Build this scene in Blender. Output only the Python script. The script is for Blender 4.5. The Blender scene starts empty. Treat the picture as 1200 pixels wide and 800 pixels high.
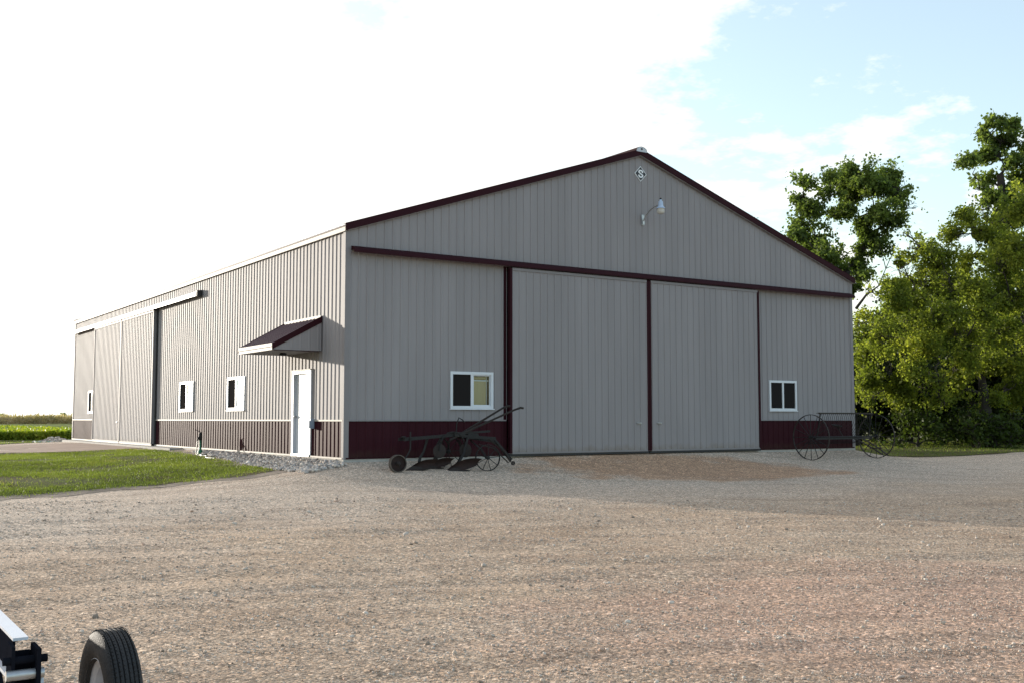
import bpy, bmesh, math, random
import numpy as np
from mathutils import Vector, Matrix, noise as mnoise
from mathutils.geometry import delaunay_2d_cdt

scene = bpy.context.scene
COL = scene.collection
R = math.radians

# ------------------------------------------------------------------ camera
cam_d = bpy.data.cameras.new('camera')
cam = bpy.data.objects.new('camera', cam_d); COL.objects.link(cam)
CAM = Vector((-10.757, -23.519, 0.921))
YAW, PITCH, FPX = 0.58333, 0.07157, 1259.6
fwd = Vector((math.sin(YAW)*math.cos(PITCH), math.cos(YAW)*math.cos(PITCH), math.sin(PITCH)))
rgt = Vector((math.cos(YAW), -math.sin(YAW), 0)); upv = rgt.cross(fwd)
cam.matrix_world = Matrix(((rgt.x, upv.x, -fwd.x, CAM.x), (rgt.y, upv.y, -fwd.y, CAM.y), (rgt.z, upv.z, -fwd.z, CAM.z), (0, 0, 0, 1)))
cam_d.sensor_width = 36; cam_d.lens = 36*FPX/1200; cam_d.clip_start = .1; cam_d.clip_end = 6000
scene.camera = cam
def at(px, py, D):      # photo pixel at forward distance D -> world point
    return CAM + (fwd + rgt*((px-600)/FPX) + upv*((400-py)/FPX))*D

# ------------------------------------------------------------------ light
SUN_EL = R(5.9)
LD = Vector((1.0, -3.1, 0)).normalized()                 # way the light travels, level
SUNV = Vector((-LD.x*math.cos(SUN_EL), -LD.y*math.cos(SUN_EL), math.sin(SUN_EL)))
sl = bpy.data.lights.new('sun', 'SUN'); sl.energy = 2.0; sl.angle = R(.6); sl.color = (1, .91, .78)
so = bpy.data.objects.new('sun', sl); COL.objects.link(so)
so.rotation_euler = SUNV.to_track_quat('Z', 'Y').to_euler()

world = bpy.data.worlds.new('World'); scene.world = world; world.use_nodes = True
wn, wl = world.node_tree.nodes, world.node_tree.links
wn.clear()
def N(nt, t, **k):
    n = nt.nodes.new(t)
    for a, b in k.items(): setattr(n, a, b)
    return n
wt = world.node_tree
sky = N(wt, 'ShaderNodeTexSky', sky_type='NISHITA', sun_disc=False)
sky.sun_elevation = SUN_EL; sky.sun_rotation = math.atan2(SUNV.x, SUNV.y)
sky.air_density = 1.0; sky.dust_density = 2.0; sky.ozone_density = 1.6; sky.altitude = 300
bg1 = N(wt, 'ShaderNodeBackground'); bg1.inputs[1].default_value = .15
wb = N(wt, 'ShaderNodeMix', data_type='RGBA', blend_type='MULTIPLY'); wb.inputs[0].default_value = 1; wb.inputs[7].default_value = (1.0, 1.02, 1.0, 1)
wl.new(sky.outputs[0], wb.inputs[6]); wl.new(wb.outputs[2], bg1.inputs[0])
bg2 = N(wt, 'ShaderNodeBackground')
tc = N(wt, 'ShaderNodeTexCoord')
sep = N(wt, 'ShaderNodeSeparateXYZ'); wl.new(tc.outputs['Generated'], sep.inputs[0])
def M(nt, op, a, b=None, c=None, clamp=False):
    n = N(nt, 'ShaderNodeMath', operation=op, use_clamp=clamp)
    for i, v in enumerate((a, b, c)):
        if v is None: continue
        if isinstance(v, (int, float)): n.inputs[i].default_value = v
        else: nt.links.new(v, n.inputs[i])
    return n.outputs[0]
zz = M(wt, 'ADD', M(wt, 'MAXIMUM', sep.outputs[2], 0), .18)
px_ = M(wt, 'DIVIDE', sep.outputs[0], zz); py_ = M(wt, 'DIVIDE', sep.outputs[1], zz)
cmb = N(wt, 'ShaderNodeCombineXYZ'); wl.new(px_, cmb.inputs[0]); wl.new(py_, cmb.inputs[1])
cmb.inputs[2].default_value = 8.2
nz = N(wt, 'ShaderNodeTexNoise'); wl.new(cmb.outputs[0], nz.inputs['Vector'])
nz.inputs['Scale'].default_value = 3.0; nz.inputs['Detail'].default_value = 9; nz.inputs['Roughness'].default_value = .62
dt = N(wt, 'ShaderNodeVectorMath', operation='DOT_PRODUCT'); wl.new(tc.outputs['Generated'], dt.inputs[0]); dt.inputs[1].default_value = SUNV
mu = dt.outputs['Value']                                   # cosine of the angle to the sun
veil = N(wt, 'ShaderNodeMapRange', interpolation_type='SMOOTHSTEP'); wl.new(mu, veil.inputs[0])
veil.inputs[1].default_value = .05; veil.inputs[2].default_value = .75
cl0 = M(wt, 'ADD', nz.outputs[0], M(wt, 'MULTIPLY', veil.outputs[0], .345))
cl = N(wt, 'ShaderNodeMapRange', interpolation_type='SMOOTHSTEP'); wl.new(cl0, cl.inputs[0])
cl.inputs[1].default_value = .575; cl.inputs[2].default_value = .81
# thin high cloud scatters forward: brightest round the sun
vb = M(wt, 'MULTIPLY', M(wt, 'POWER', M(wt, 'MAXIMUM', mu, 0), 5), .05)
wl.new(M(wt, 'ADD', vb, .37), bg2.inputs[1])
bg2.inputs[0].default_value = (1.0, .985, .95, 1)
mix = N(wt, 'ShaderNodeMixShader'); wl.new(M(wt, 'MAXIMUM', cl.outputs[0], .22), mix.inputs[0])
wl.new(bg1.outputs[0], mix.inputs[1]); wl.new(bg2.outputs[0], mix.inputs[2])
wo = N(wt, 'ShaderNodeOutputWorld'); wl.new(mix.outputs[0], wo.inputs[0])

scene.view_settings.view_transform = 'Standard'; scene.view_settings.look = 'None'
scene.view_settings.exposure = 1.8; scene.view_settings.gamma = 1
scene.render.engine = 'CYCLES'
scene.cycles.use_denoising = True
scene.cycles.max_bounces = 6; scene.cycles.transparent_max_bounces = 8
scene.cycles.sample_clamp_indirect = 6

# ------------------------------------------------------------------ materials
def mat(name, col, rough=.5, metal=0, var=.0, vscale=3., bump=0, bscale=60, spec=.5, coat=0, streak=None, col2=None, dirt=None):
    m = bpy.data.materials.new(name); m.use_nodes = True; nt = m.node_tree
    p = nt.nodes['Principled BSDF']
    p.inputs['Roughness'].default_value = rough; p.inputs['Metallic'].default_value = metal
    p.inputs['Specular IOR Level'].default_value = spec; p.inputs['Coat Weight'].default_value = coat
    p.inputs['Base Color'].default_value = (*col, 1)
    co = N(nt, 'ShaderNodeNewGeometry').outputs['Position']
    if var:
        mp = N(nt, 'ShaderNodeMapping'); nt.links.new(co, mp.inputs[0])
        if streak: mp.inputs['Scale'].default_value = streak
        n = N(nt, 'ShaderNodeTexNoise'); nt.links.new(mp.outputs[0], n.inputs['Vector'])
        n.inputs['Scale'].default_value = vscale; n.inputs['Detail'].default_value = 6; n.inputs['Roughness'].default_value = .65
        cr = N(nt, 'ShaderNodeValToRGB'); nt.links.new(n.outputs[0], cr.inputs[0])
        c2 = col2 or tuple(c*(1-var) for c in col)
        c1 = tuple(min(1, c*(1+var*.6)) for c in col)
        cr.color_ramp.elements[0].color = (*c2, 1); cr.color_ramp.elements[1].color = (*c1, 1)
        cr.color_ramp.elements[0].position = .3; cr.color_ramp.elements[1].position = .7
        out = cr.outputs[0]
        if dirt:        # splash dirt with a ragged upper edge on the lowest part of a wall
            s = N(nt, 'ShaderNodeSeparateXYZ'); nt.links.new(co, s.inputs[0])
            n2 = N(nt, 'ShaderNodeTexNoise'); nt.links.new(co, n2.inputs['Vector']); n2.inputs['Scale'].default_value = 5; n2.inputs['Detail'].default_value = 6
            v = M(nt, 'SUBTRACT', M(nt, 'MULTIPLY', n2.outputs[0], .7), M(nt, 'MULTIPLY', s.outputs[2], 1.6))
            f = M(nt, 'MULTIPLY', v, 1.6, clamp=True)
            mx = N(nt, 'ShaderNodeMix', data_type='RGBA'); nt.links.new(f, mx.inputs[0]); nt.links.new(out, mx.inputs[6]); mx.inputs[7].default_value = (*dirt, 1)
            out = mx.outputs[2]
        nt.links.new(out, p.inputs['Base Color'])
    if bump:
        n = N(nt, 'ShaderNodeTexNoise'); nt.links.new(co, n.inputs['Vector']); n.inputs['Scale'].default_value = bscale; n.inputs['Detail'].default_value = 4
        b = N(nt, 'ShaderNodeBump'); b.inputs['Strength'].default_value = bump; b.inputs['Distance'].default_value = .02
        nt.links.new(n.outputs[0], b.inputs['Height']); nt.links.new(b.outputs[0], p.inputs['Normal'])
    return m
TAN = (.283, .266, .272)
m_tan = mat('taupe painted steel', TAN, .62, spec=.10, var=.10, vscale=1.2, streak=(1, 1, .12), bump=.05, bscale=1.6, dirt=(.20, .16, .13))
m_tan2 = mat('taupe painted trim', tuple(c*.85 for c in TAN), .6, spec=.08, var=.06, bump=.03, bscale=8)
m_cream = mat('pale trim', (.40, .37, .33), .6, var=.06, spec=.2)
m_maroon = mat('maroon painted steel', (.040, .0105, .0155), .6, spec=.05, var=.18, vscale=1.4, streak=(1, 1, .15), bump=.05, bscale=2.5, dirt=(.05, .026, .022))
m_maroon2 = mat('maroon trim', (.030, .007, .011), .6, var=.1, spec=.08)
m_white = mat('white vinyl', (.62, .65, .70), .35, var=.04, vscale=6)
m_whitep = mat('white paint and sun glare', (.52, .55, .60), .5, var=.05, vscale=2, bump=.02, bscale=10)
m_black = mat('black seal and jamb shade', (.012, .012, .014), .6)
m_conc = mat('concrete', (.40, .385, .36), .9, var=.2, vscale=7, bump=.3, bscale=80)
m_dark = mat('dark interior', (.02, .02, .022), .9)
m_screen = mat('insect screen', (.022, .020, .020), .9, spec=0)
m_shade = mat('tan roller shade', (.42, .34, .20), .8, var=.08, streak=(8, 8, .5))
m_galv = mat('galvanised steel', (.45, .46, .47), .45, .8, var=.15, vscale=20)
m_rust = mat('rusty iron', (.020, .012, .009), .8, .0, var=.75, vscale=18, bump=.4, bscale=90, col2=(.012, .010, .010))
m_rustb = mat('brown rusted plate', (.026, .011, .009), .75, .2, var=.6, vscale=14, bump=.4, bscale=70)
m_iron = mat('weathered dark iron', (.012, .011, .011), .7, .1, var=.4, vscale=25, bump=.2, bscale=90)
m_grease = mat('worn wheel rim iron', (.12, .10, .085), .6, .4, var=.4, vscale=12)
m_shin = mat('roofing steel maroon', (.055, .018, .028), .3, var=.15)

def glass(name):
    m = bpy.data.materials.new(name); m.use_nodes = True; nt = m.node_tree; nt.nodes.clear()
    g = N(nt, 'ShaderNodeBsdfGlossy'); g.inputs['Roughness'].default_value = .02
    t = N(nt, 'ShaderNodeBsdfTransparent'); t.inputs[0].default_value = (.90, .94, .93, 1)
    gg = N(nt, 'ShaderNodeNewGeometry'); dp = N(nt, 'ShaderNodeVectorMath', operation='DOT_PRODUCT')
    nt.links.new(gg.outputs['Normal'], dp.inputs[0]); nt.links.new(gg.outputs['Incoming'], dp.inputs[1])
    c1 = M(nt, 'SUBTRACT', 1, M(nt, 'ABSOLUTE', dp.outputs['Value']), clamp=True)
    fac = M(nt, 'MULTIPLY', M(nt, 'ADD', M(nt, 'MULTIPLY', M(nt, 'POWER', c1, 5), .95), .05), M(nt, 'SUBTRACT', 1, gg.outputs['Backfacing']))
    mx = N(nt, 'ShaderNodeMixShader'); o = N(nt, 'ShaderNodeOutputMaterial')
    nt.links.new(fac, mx.inputs[0]); nt.links.new(t.outputs[0], mx.inputs[1]); nt.links.new(g.outputs[0], mx.inputs[2]); nt.links.new(mx.outputs[0], o.inputs[0])
    return m
m_glass = glass('window glass')

def leafmat(name, stops, tr=.45, rough=.55):
    m = bpy.data.materials.new(name); m.use_nodes = True; nt = m.node_tree; nt.nodes.clear()
    g = N(nt, 'ShaderNodeNewGeometry')
    n = N(nt, 'ShaderNodeTexNoise'); nt.links.new(g.outputs['Position'], n.inputs['Vector']); n.inputs['Scale'].default_value = .45; n.inputs['Detail'].default_value = 3
    f = M(nt, 'ADD', M(nt, 'MULTIPLY', g.outputs['Random Per Island'], .5), M(nt, 'SUBTRACT', M(nt, 'MULTIPLY', n.outputs[0], 1.5), .5), clamp=True)
    cr = N(nt, 'ShaderNodeValToRGB'); nt.links.new(f, cr.inputs[0])
    while len(cr.color_ramp.elements) < len(stops): cr.color_ramp.elements.new(.5)
    for e, (p, c) in zip(cr.color_ramp.elements, stops): e.position = p; e.color = (*c, 1)
    p = N(nt, 'ShaderNodeBsdfPrincipled'); p.inputs['Roughness'].default_value = rough; p.inputs['Specular IOR Level'].default_value = .2
    nt.links.new(cr.outputs[0], p.inputs['Base Color'])
    t = N(nt, 'ShaderNodeBsdfTranslucent')
    mc = N(nt, 'ShaderNodeMix', data_type='RGBA', blend_type='MULTIPLY'); mc.inputs[0].default_value = 1
    nt.links.new(cr.outputs[0], mc.inputs[6]); mc.inputs[7].default_value = (1.55, 1.6, .85, 1)
    nt.links.new(mc.outputs[2], t.inputs[0])
    mx = N(nt, 'ShaderNodeMixShader'); mx.inputs[0].default_value = tr
    nt.links.new(p.outputs[0], mx.inputs[1]); nt.links.new(t.outputs[0], mx.inputs[2])
    o = N(nt, 'ShaderNodeOutputMaterial'); nt.links.new(mx.outputs[0], o.inputs[0])
    return m
m_leafA = leafmat('cottonwood leaves', [(0, (.06, .09, .028)), (.5, (.11, .155, .042)), (1, (.19, .24, .07))], .55)
m_leafB = leafmat('yellow green maple leaves', [(0, (.06, .085, .014)), (.5, (.155, .19, .036)), (1, (.31, .33, .06))], .62)
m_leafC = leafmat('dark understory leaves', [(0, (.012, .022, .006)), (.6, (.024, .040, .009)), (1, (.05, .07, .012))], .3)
m_bark = mat('grey brown bark', (.042, .035, .030), .95, var=.5, vscale=5, streak=(1, 1, .2), bump=.6, bscale=25)
m_grassb = leafmat('lawn blades', [(0, (.075, .10, .028)), (.45, (.155, .195, .038)), (.8, (.22, .27, .05)), (1, (.32, .25, .12))], .4)
m_bean = leafmat('bean leaves', [(0, (.10, .15, .018)), (.5, (.20, .26, .025)), (1, (.38, .35, .05))], .4)
m_corn = leafmat('ripening corn', [(0, (.22, .20, .09)), (.5, (.42, .34, .20)), (1, (.55, .45, .29))], .3)

# ------------------------------------------------------------------ ground shape
X1, Y1, HE, HR = 18.29, 30.48, 5.49, 8.54
def sst(a, b, v):
    t = np.clip((v-a)/(b-a), 0, 1); return t*t*(3-2*t)
def wob(x, y):
    s = 0
    for a, b, c, am in ((.31, .83, 0, 1), (.9, -.37, 2, .8), (-1.7, 1.1, 4, .35), (2.3, 2.9, 1, .22), (4.1, -3.3, 3, .12), (7.3, 5.1, 5, .07)):
        s = s + am*np.sin(a*x+b*y+c+1.3*np.sin(.7*b*x-.6*a*y))
    return s
def H(x, y):
    x = np.asarray(x, float); y = np.asarray(y, float)
    dx = np.maximum(np.maximum(-x, x-X1), 0); dy = np.maximum(np.maximum(-y, y-Y1), 0)
    d = np.hypot(dx, dy)
    wf = 1-sst(-1, 10, y); wr = sst(19, 30, x)*sst(-16, -3, y)
    L = .33+.37*wf*(1-wr)
    z = -.09-(L-.09)*(1-np.exp(-d/2.6))
    z = z+.05*np.exp(-((x-9.1)/4.6)**6)*np.exp(-np.maximum(-y, 0)/2)*(y < .5)
    amp = .016*sst(.4, 4, d)
    z = z+amp*wob(x, y)*np.exp(-d/90)
    # faint wheel ruts swinging across the yard
    r = np.abs(np.hypot(x+30, y+48)-44.5); r2 = np.abs(np.hypot(x+30, y+48)-46.3)
    z = z-.018*(np.exp(-(r/.28)**2)+np.exp(-(r2/.28)**2))*sst(1, 4, d)*(y < 3)
    q = np.hypot(x+14, y+42)
    for c_, w_, a_ in ((24.2, .16, .014), (25.7, .16, .012), (28.9, .2, .013), (30.4, .2, .011), (33.6, .22, .011), (35.0, .22, .010)):
        c2 = c_+.35*np.sin(.22*x+c_)
        z = z-a_*(np.exp(-((q-c2)/w_)**2)-.5*np.exp(-((np.abs(q-c2)-w_*2)/w_)**2))*sst(1.5, 5, d)*(y < 2)
    z = z+.0045*np.sin(11*x+3*np.sin(5*y))*np.sin(9.3*y+2.4*np.sin(6*x))*np.exp(-np.hypot(x+10.7, y+23.5)/22)
    return z
def Hf(x, y): return float(H(x, y))

# ------------------------------------------------------------------ object helpers
def tag(o, label=None, cat=None, group=None, kind=None):
    for k, v in (('label', label), ('category', cat), ('group', group), ('kind', kind)):
        if v: o[k] = v
    return o
def empty(name, loc, label, cat, group=None, rz=0):
    o = bpy.data.objects.new(name, None); COL.objects.link(o); o.location = loc; o.rotation_euler = (0, 0, rz)
    o.empty_display_size = .2
    return tag(o, label, cat, group)
def link(name, me, parent=None, m=None):
    if m is not None and not me.materials: me.materials.append(m)
    o = bpy.data.objects.new(name, me); COL.objects.link(o)
    if parent is not None: o.parent = parent
    return o
def mesh(vs, fs, name='mesh', smooth=False):
    me = bpy.data.meshes.new(name); me.from_pydata([tuple(v) for v in vs], [], fs); me.update()
    if smooth: me.polygons.foreach_set('use_smooth', [True]*len(me.polygons))
    return me
def npmesh(V, F, smooth=False, name='mesh'):     # V (n,3), F (m,k): fast
    me = bpy.data.meshes.new(name); V = np.ascontiguousarray(V, np.float32); F = np.ascontiguousarray(F, np.int32)
    m, k = F.shape
    me.vertices.add(len(V)); me.vertices.foreach_set('co', V.ravel())
    me.loops.add(m*k); me.loops.foreach_set('vertex_index', F.ravel())
    me.polygons.add(m); me.polygons.foreach_set('loop_start', np.arange(0, m*k, k, dtype=np.int32))
    me.polygons.foreach_set('loop_total', np.full(m, k, np.int32))
    if smooth: me.polygons.foreach_set('use_smooth', np.ones(m, bool))
    me.update(calc_edges=True); me.validate(); return me
class MB:
    def __init__(s): s.v = []; s.f = []; s.sm = []
    def add(s, vs, fs, smooth=False):
        b = len(s.v); s.v += [tuple(v) for v in vs]; s.f += [tuple(i+b for i in f) for f in fs]; s.sm += [smooth]*len(fs); return s
    def box(s, a, b, rot=None, org=None):
        x0, y0, z0 = a; x1, y1, z1 = b
        vs = [Vector(p) for p in ((x0, y0, z0), (x1, y0, z0), (x1, y1, z0), (x0, y1, z0), (x0, y0, z1), (x1, y0, z1), (x1, y1, z1), (x0, y1, z1))]
        if rot is not None: vs = [rot @ (v-Vector(org))+Vector(org) for v in vs]
        return s.add(vs, [(0, 3, 2, 1), (4, 5, 6, 7), (0, 1, 5, 4), (1, 2, 6, 5), (2, 3, 7, 6), (3, 0, 4, 7)])
    def bar(s, p, q, w, h=None, up=(0, 0, 1)):
        p, q = Vector(p), Vector(q); h = h or w; d = (q-p).normalized(); u = Vector(up)
        if abs(d.dot(u)) > .98: u = Vector((1, 0, 0))
        a = d.cross(u).normalized()*w/2; b = a.cross(d).normalized()*h/2
        vs = [p-a-b, p+a-b, p+a+b, p-a+b, q-a-b, q+a-b, q+a+b, q-a+b]
        return s.add(vs, [(0, 3, 2, 1), (4, 5, 6, 7), (0, 1, 5, 4), (1, 2, 6, 5), (2, 3, 7, 6), (3, 0, 4, 7)])
    def tube(s, pts, r, n=8, cap=True):
        pts = [Vector(p) for p in pts]; rs = r if isinstance(r, (list, tuple)) else [r]*len(pts)
        vs, fs = [], []; up = Vector((.13, .21, 1)).normalized(); a = None
        for i, p in enumerate(pts):
            d = (pts[min(i+1, len(pts)-1)]-pts[max(i-1, 0)]).normalized()
            if a is None:
                a = d.cross(up); a = a.normalized() if a.length > .05 else d.orthogonal().normalized()
            else: a = (a-d*a.dot(d)).normalized()
            b = d.cross(a)
            for k in range(n):
                t = 2*math.pi*k/n; vs.append(p+(a*math.cos(t)+b*math.sin(t))*rs[i])
        for i in range(len(pts)-1):
            for k in range(n): fs.append((i*n+k, i*n+(k+1) % n, (i+1)*n+(k+1) % n, (i+1)*n+k))
        s.add(vs, fs, True)
        if cap: s.add([vs[k] for k in range(n)], [tuple(range(n))[::-1]]); s.add([vs[-n+k] for k in range(n)], [tuple(range(n))])
        return s
    def lathe(s, prof, axis_o, axis_d, n=24, closed=False):
        o, d = Vector(axis_o), Vector(axis_d).normalized(); a = d.orthogonal().normalized(); b = d.cross(a)
        vs, fs = [], []; m = len(prof)
        for k in range(n):
            t = 2*math.pi*k/n; e = a*math.cos(t)+b*math.sin(t)
            vs += [o+d*h+e*r for r, h in prof]
        for k in range(n):
            k2 = (k+1) % n
            for i in range(m if closed else m-1):
                j = (i+1) % m; fs.append((k*m+i, k2*m+i, k2*m+j, k*m+j))
        return s.add(vs, fs, True)
    def me(s, name='mesh'):
        me = bpy.data.meshes.new(name); me.from_pydata(s.v, [], s.f); me.update()
        me.polygons.foreach_set('use_smooth', s.sm)
        bm = bmesh.new(); bm.from_mesh(me); bmesh.ops.recalc_face_normals(bm, faces=bm.faces)
        for e in bm.edges:
            if len(e.link_faces) == 2 and e.calc_face_angle(0) > .7: e.smooth = False
        bm.to_mesh(me); bm.free(); return me
    def build(s, name, m, parent=None): return link(name, s.me(name), parent, m)

# ------------------------------------------------------------------ ground sheet
def axis(lo, hi, step, far, g=1.16):
    a = list(np.arange(lo, hi+1e-6, step)); s = step
    up, dn = [], []; v = hi
    while v < far: s *= g; v += s; up.append(v)
    s = step; v = lo
    while v > -far: s *= g; v -= s; dn.append(v)
    return np.array(dn[::-1]+a+up)
gx, gy = axis(-15, 22, .13, 3500), axis(-24, 4, .13, 3500)
GX, GY = np.meshgrid(gx, gy); GZ = H(GX, GY)
nx, ny = len(gx), len(gy); idx = np.arange(nx*ny).reshape(ny, nx)
F = np.stack([idx[:-1, :-1], idx[:-1, 1:], idx[1:, 1:], idx[1:, :-1]], -1).reshape(-1, 4)
gme = npmesh(np.stack([GX, GY, GZ], -1).reshape(-1, 3), F, True)

def gravel_mat(name, yard=True):
    m = bpy.data.materials.new(name); m.use_nodes = True; nt = m.node_tree; L = nt.links
    p = nt.nodes['Principled BSDF']; p.inputs['Roughness'].default_value = .95; p.inputs['Specular IOR Level'].default_value = .2
    co = N(nt, 'ShaderNodeNewGeometry').outputs['Position']
    s = N(nt, 'ShaderNodeSeparateXYZ'); L.new(co, s.inputs[0])
    def noise(sc, det=5, ro=.6, v=co):
        n = N(nt, 'ShaderNodeTexNoise'); L.new(v, n.inputs['Vector']); n.inputs['Scale'].default_value = sc; n.inputs['Detail'].default_value = det; n.inputs['Roughness'].default_value = ro; return n.outputs[0]
    def ramp(f, st, mode='LINEAR'):
        c = N(nt, 'ShaderNodeValToRGB'); L.new(f, c.inputs[0]); c.color_ramp.interpolation = mode
        while len(c.color_ramp.elements) < len(st): c.color_ramp.elements.new(.5)
        for e, (q, k) in zip(c.color_ramp.elements, st): e.position = q; e.color = (*k, 1) if len(k) == 3 else k
        return c.outputs[0]
    def mixc(f, a, b, bt='MIX'):
        x = N(nt, 'ShaderNodeMix', data_type='RGBA', blend_type=bt)
        for i, v in ((0, f), (6, a), (7, b)):
            if isinstance(v, (int, float)): x.inputs[i].default_value = v
            elif isinstance(v, tuple): x.inputs[i].default_value = (*v, 1)
            else: L.new(v, x.inputs[i])
        return x.outputs[2]
    big = noise(.22, 4); mid = noise(1.1, 6)
    base = ramp(big, [(.35, (.43, .345, .275)), (.5, (.475, .40, .335)), (.66, (.52, .42, .33))])
    base = mixc(M(nt, 'MULTIPLY', mid, .8), base, ramp(mid, [(.3, (.29, .225, .175)), (.5, (.46, .39, .33)), (.72, (.60, .52, .435))]))
    if yard:
        # fresh grey gravel round the barn, paled to soften the barn's shadow, reddish gravel towards the lower right of the yard, orange dirt at the doors
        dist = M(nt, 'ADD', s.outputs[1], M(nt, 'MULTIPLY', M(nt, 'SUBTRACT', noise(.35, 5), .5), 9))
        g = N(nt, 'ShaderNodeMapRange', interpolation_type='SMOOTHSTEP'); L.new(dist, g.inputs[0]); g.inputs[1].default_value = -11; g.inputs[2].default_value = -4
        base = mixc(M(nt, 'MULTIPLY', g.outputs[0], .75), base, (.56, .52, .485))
        rx = M(nt, 'ADD', M(nt, 'MULTIPLY', M(nt, 'POWER', M(nt, 'DIVIDE', M(nt, 'SUBTRACT', s.outputs[0], -2.5), 4.2), 2), 1), M(nt, 'POWER', M(nt, 'DIVIDE', M(nt, 'SUBTRACT', s.outputs[1], -17.5), 3.0), 2))
        rf = M(nt, 'SUBTRACT', 1.15, M(nt, 'ADD', rx, M(nt, 'MULTIPLY', M(nt, 'SUBTRACT', noise(.9, 5), .5), 2)), clamp=True)
        base = mixc(M(nt, 'MULTIPLY', rf, .5), base, (.50, .335, .285))
        u = M(nt, 'ADD', M(nt, 'MULTIPLY', s.outputs[0], .966), M(nt, 'MULTIPLY', s.outputs[1], -.259))
        v = M(nt, 'ADD', M(nt, 'MULTIPLY', s.outputs[0], .259), M(nt, 'MULTIPLY', s.outputs[1], .966))
        dx = M(nt, 'POWER', M(nt, 'DIVIDE', M(nt, 'SUBTRACT', u, 9.3), 5.3), 2)
        dy = M(nt, 'POWER', M(nt, 'DIVIDE', M(nt, 'SUBTRACT', v, .3), 2.5), 2)
        df = M(nt, 'MULTIPLY', M(nt, 'SUBTRACT', 1.0, M(nt, 'ADD', M(nt, 'ADD', dx, dy), M(nt, 'MULTIPLY', M(nt, 'SUBTRACT', noise(.8, 6), .5), 2.2))), 2.0, clamp=True)
        base = mixc(M(nt, 'MULTIPLY', df, .72), base, ramp(noise(3, 6), [(.3, (.37, .225, .14)), (.7, (.55, .36, .235))]))
        # darker tracks, stretched along the way vehicles turn
        ax = M(nt, 'ADD', s.outputs[0], 14); ay = M(nt, 'ADD', s.outputs[1], 42)
        rr_ = M(nt, 'SQRT', M(nt, 'ADD', M(nt, 'MULTIPLY', ax, ax), M(nt, 'MULTIPLY', ay, ay)))
        an = M(nt, 'MULTIPLY', M(nt, 'ARCTAN2', ay, ax), 9)
        cb = N(nt, 'ShaderNodeCombineXYZ'); L.new(M(nt, 'MULTIPLY', rr_, 1.7), cb.inputs[0]); L.new(an, cb.inputs[1])
        tr = ramp(noise(.8, 7, .65, cb.outputs[0]), [(.53, (0, 0, 0)), (.70, (1, 1, 1))])
        base = mixc(M(nt, 'MULTIPLY', tr, .48), base, (.21, .165, .14))
        tr2 = ramp(noise(.55, 6, .6, cb.outputs[0]), [(.30, (1, 1, 1)), (.42, (0, 0, 0))])
        base = mixc(M(nt, 'MULTIPLY', tr2, .5), base, (.60, .53, .47))
    # stones: cells of several sizes, each its own colour
    h = None
    for sc, am, w in ((26, .5, .8), (55, .65, .6), (120, .6, .4)):
        vo = N(nt, 'ShaderNodeTexVoronoi'); L.new(co, vo.inputs['Vector']); vo.inputs['Scale'].default_value = sc
        sp = N(nt, 'ShaderNodeSeparateColor'); L.new(vo.outputs['Color'], sp.inputs[0])
        c = ramp(sp.outputs[0], [(0, (.32, .29, .27)), (.18, (.62, .58, .54)), (.5, (1, 1, 1)), (.8, (1.25, 1.1, .95)), (.93, (1.7, 1.65, 1.6)), (1, (2.2, 2.15, 2.1))])
        base = mixc(am, base, c, 'MULTIPLY')
        hh = M(nt, 'MULTIPLY', M(nt, 'SUBTRACT', 1, vo.outputs['Distance']), w*30/sc)
        h = hh if h is None else M(nt, 'ADD', h, hh)
    base = mixc(1.0, base, (.95, .905, .85), 'MULTIPLY'); L.new(base, p.inputs['Base Color'])
    h = M(nt, 'ADD', h, M(nt, 'MULTIPLY', noise(7, 6, .7), 1.6))
    b = N(nt, 'ShaderNodeBump'); b.inputs['Strength'].default_value = .45; b.inputs['Distance'].default_value = .02
    L.new(h, b.inputs['Height']); L.new(b.outputs[0], p.inputs['Normal'])
    return m
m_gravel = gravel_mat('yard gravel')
m_drive = mat('packed driveway dirt', (.34, .235, .18), .95, var=.25, vscale=1.5, bump=.5, bscale=30)
m_soil = mat('brown topsoil', (.26, .20, .15), .95, var=.5, vscale=1.7, bump=.9, bscale=14, col2=(.09, .07, .055))
m_turf = mat('grass thatch', (.075, .098, .026), .95, spec=.05, var=.4, vscale=1.1, bump=.8, bscale=30, col2=(.12, .085, .05))
m_stone = None
def stonemat(name, cols):
    m = bpy.data.materials.new(name); m.use_nodes = True; nt = m.node_tree; p = nt.nodes['Principled BSDF']
    p.inputs['Roughness'].default_value = .9; p.inputs['Specular IOR Level'].default_value = .25
    g = N(nt, 'ShaderNodeNewGeometry'); c = N(nt, 'ShaderNodeValToRGB'); nt.links.new(g.outputs['Random Per Island'], c.inputs[0])
    while len(c.color_ramp.elements) < len(cols): c.color_ramp.elements.new(.5)
    for i, (e, k) in enumerate(zip(c.color_ramp.elements, cols)): e.position = i/(len(cols)-1); e.color = (*k, 1)
    nt.links.new(c.outputs[0], p.inputs['Base Color']); return m
m_pebble = stonemat('loose gravel stones', [(.22, .175, .14), (.36, .29, .235), (.46, .38, .305), (.54, .44, .35), (.47, .32, .245), (.47, .42, .37), (.54, .47, .40), (.62, .55, .48)])
m_river = stonemat('washed river rock', [(.18, .165, .16), (.33, .29, .265), (.48, .42, .37), (.40, .385, .385), (.56, .47, .39), (.70, .65, .60)])
ground = tag(link('ground', gme, None, m_gravel), kind='structure', label='pale brown gravel yard running out to flat fields')

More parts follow.
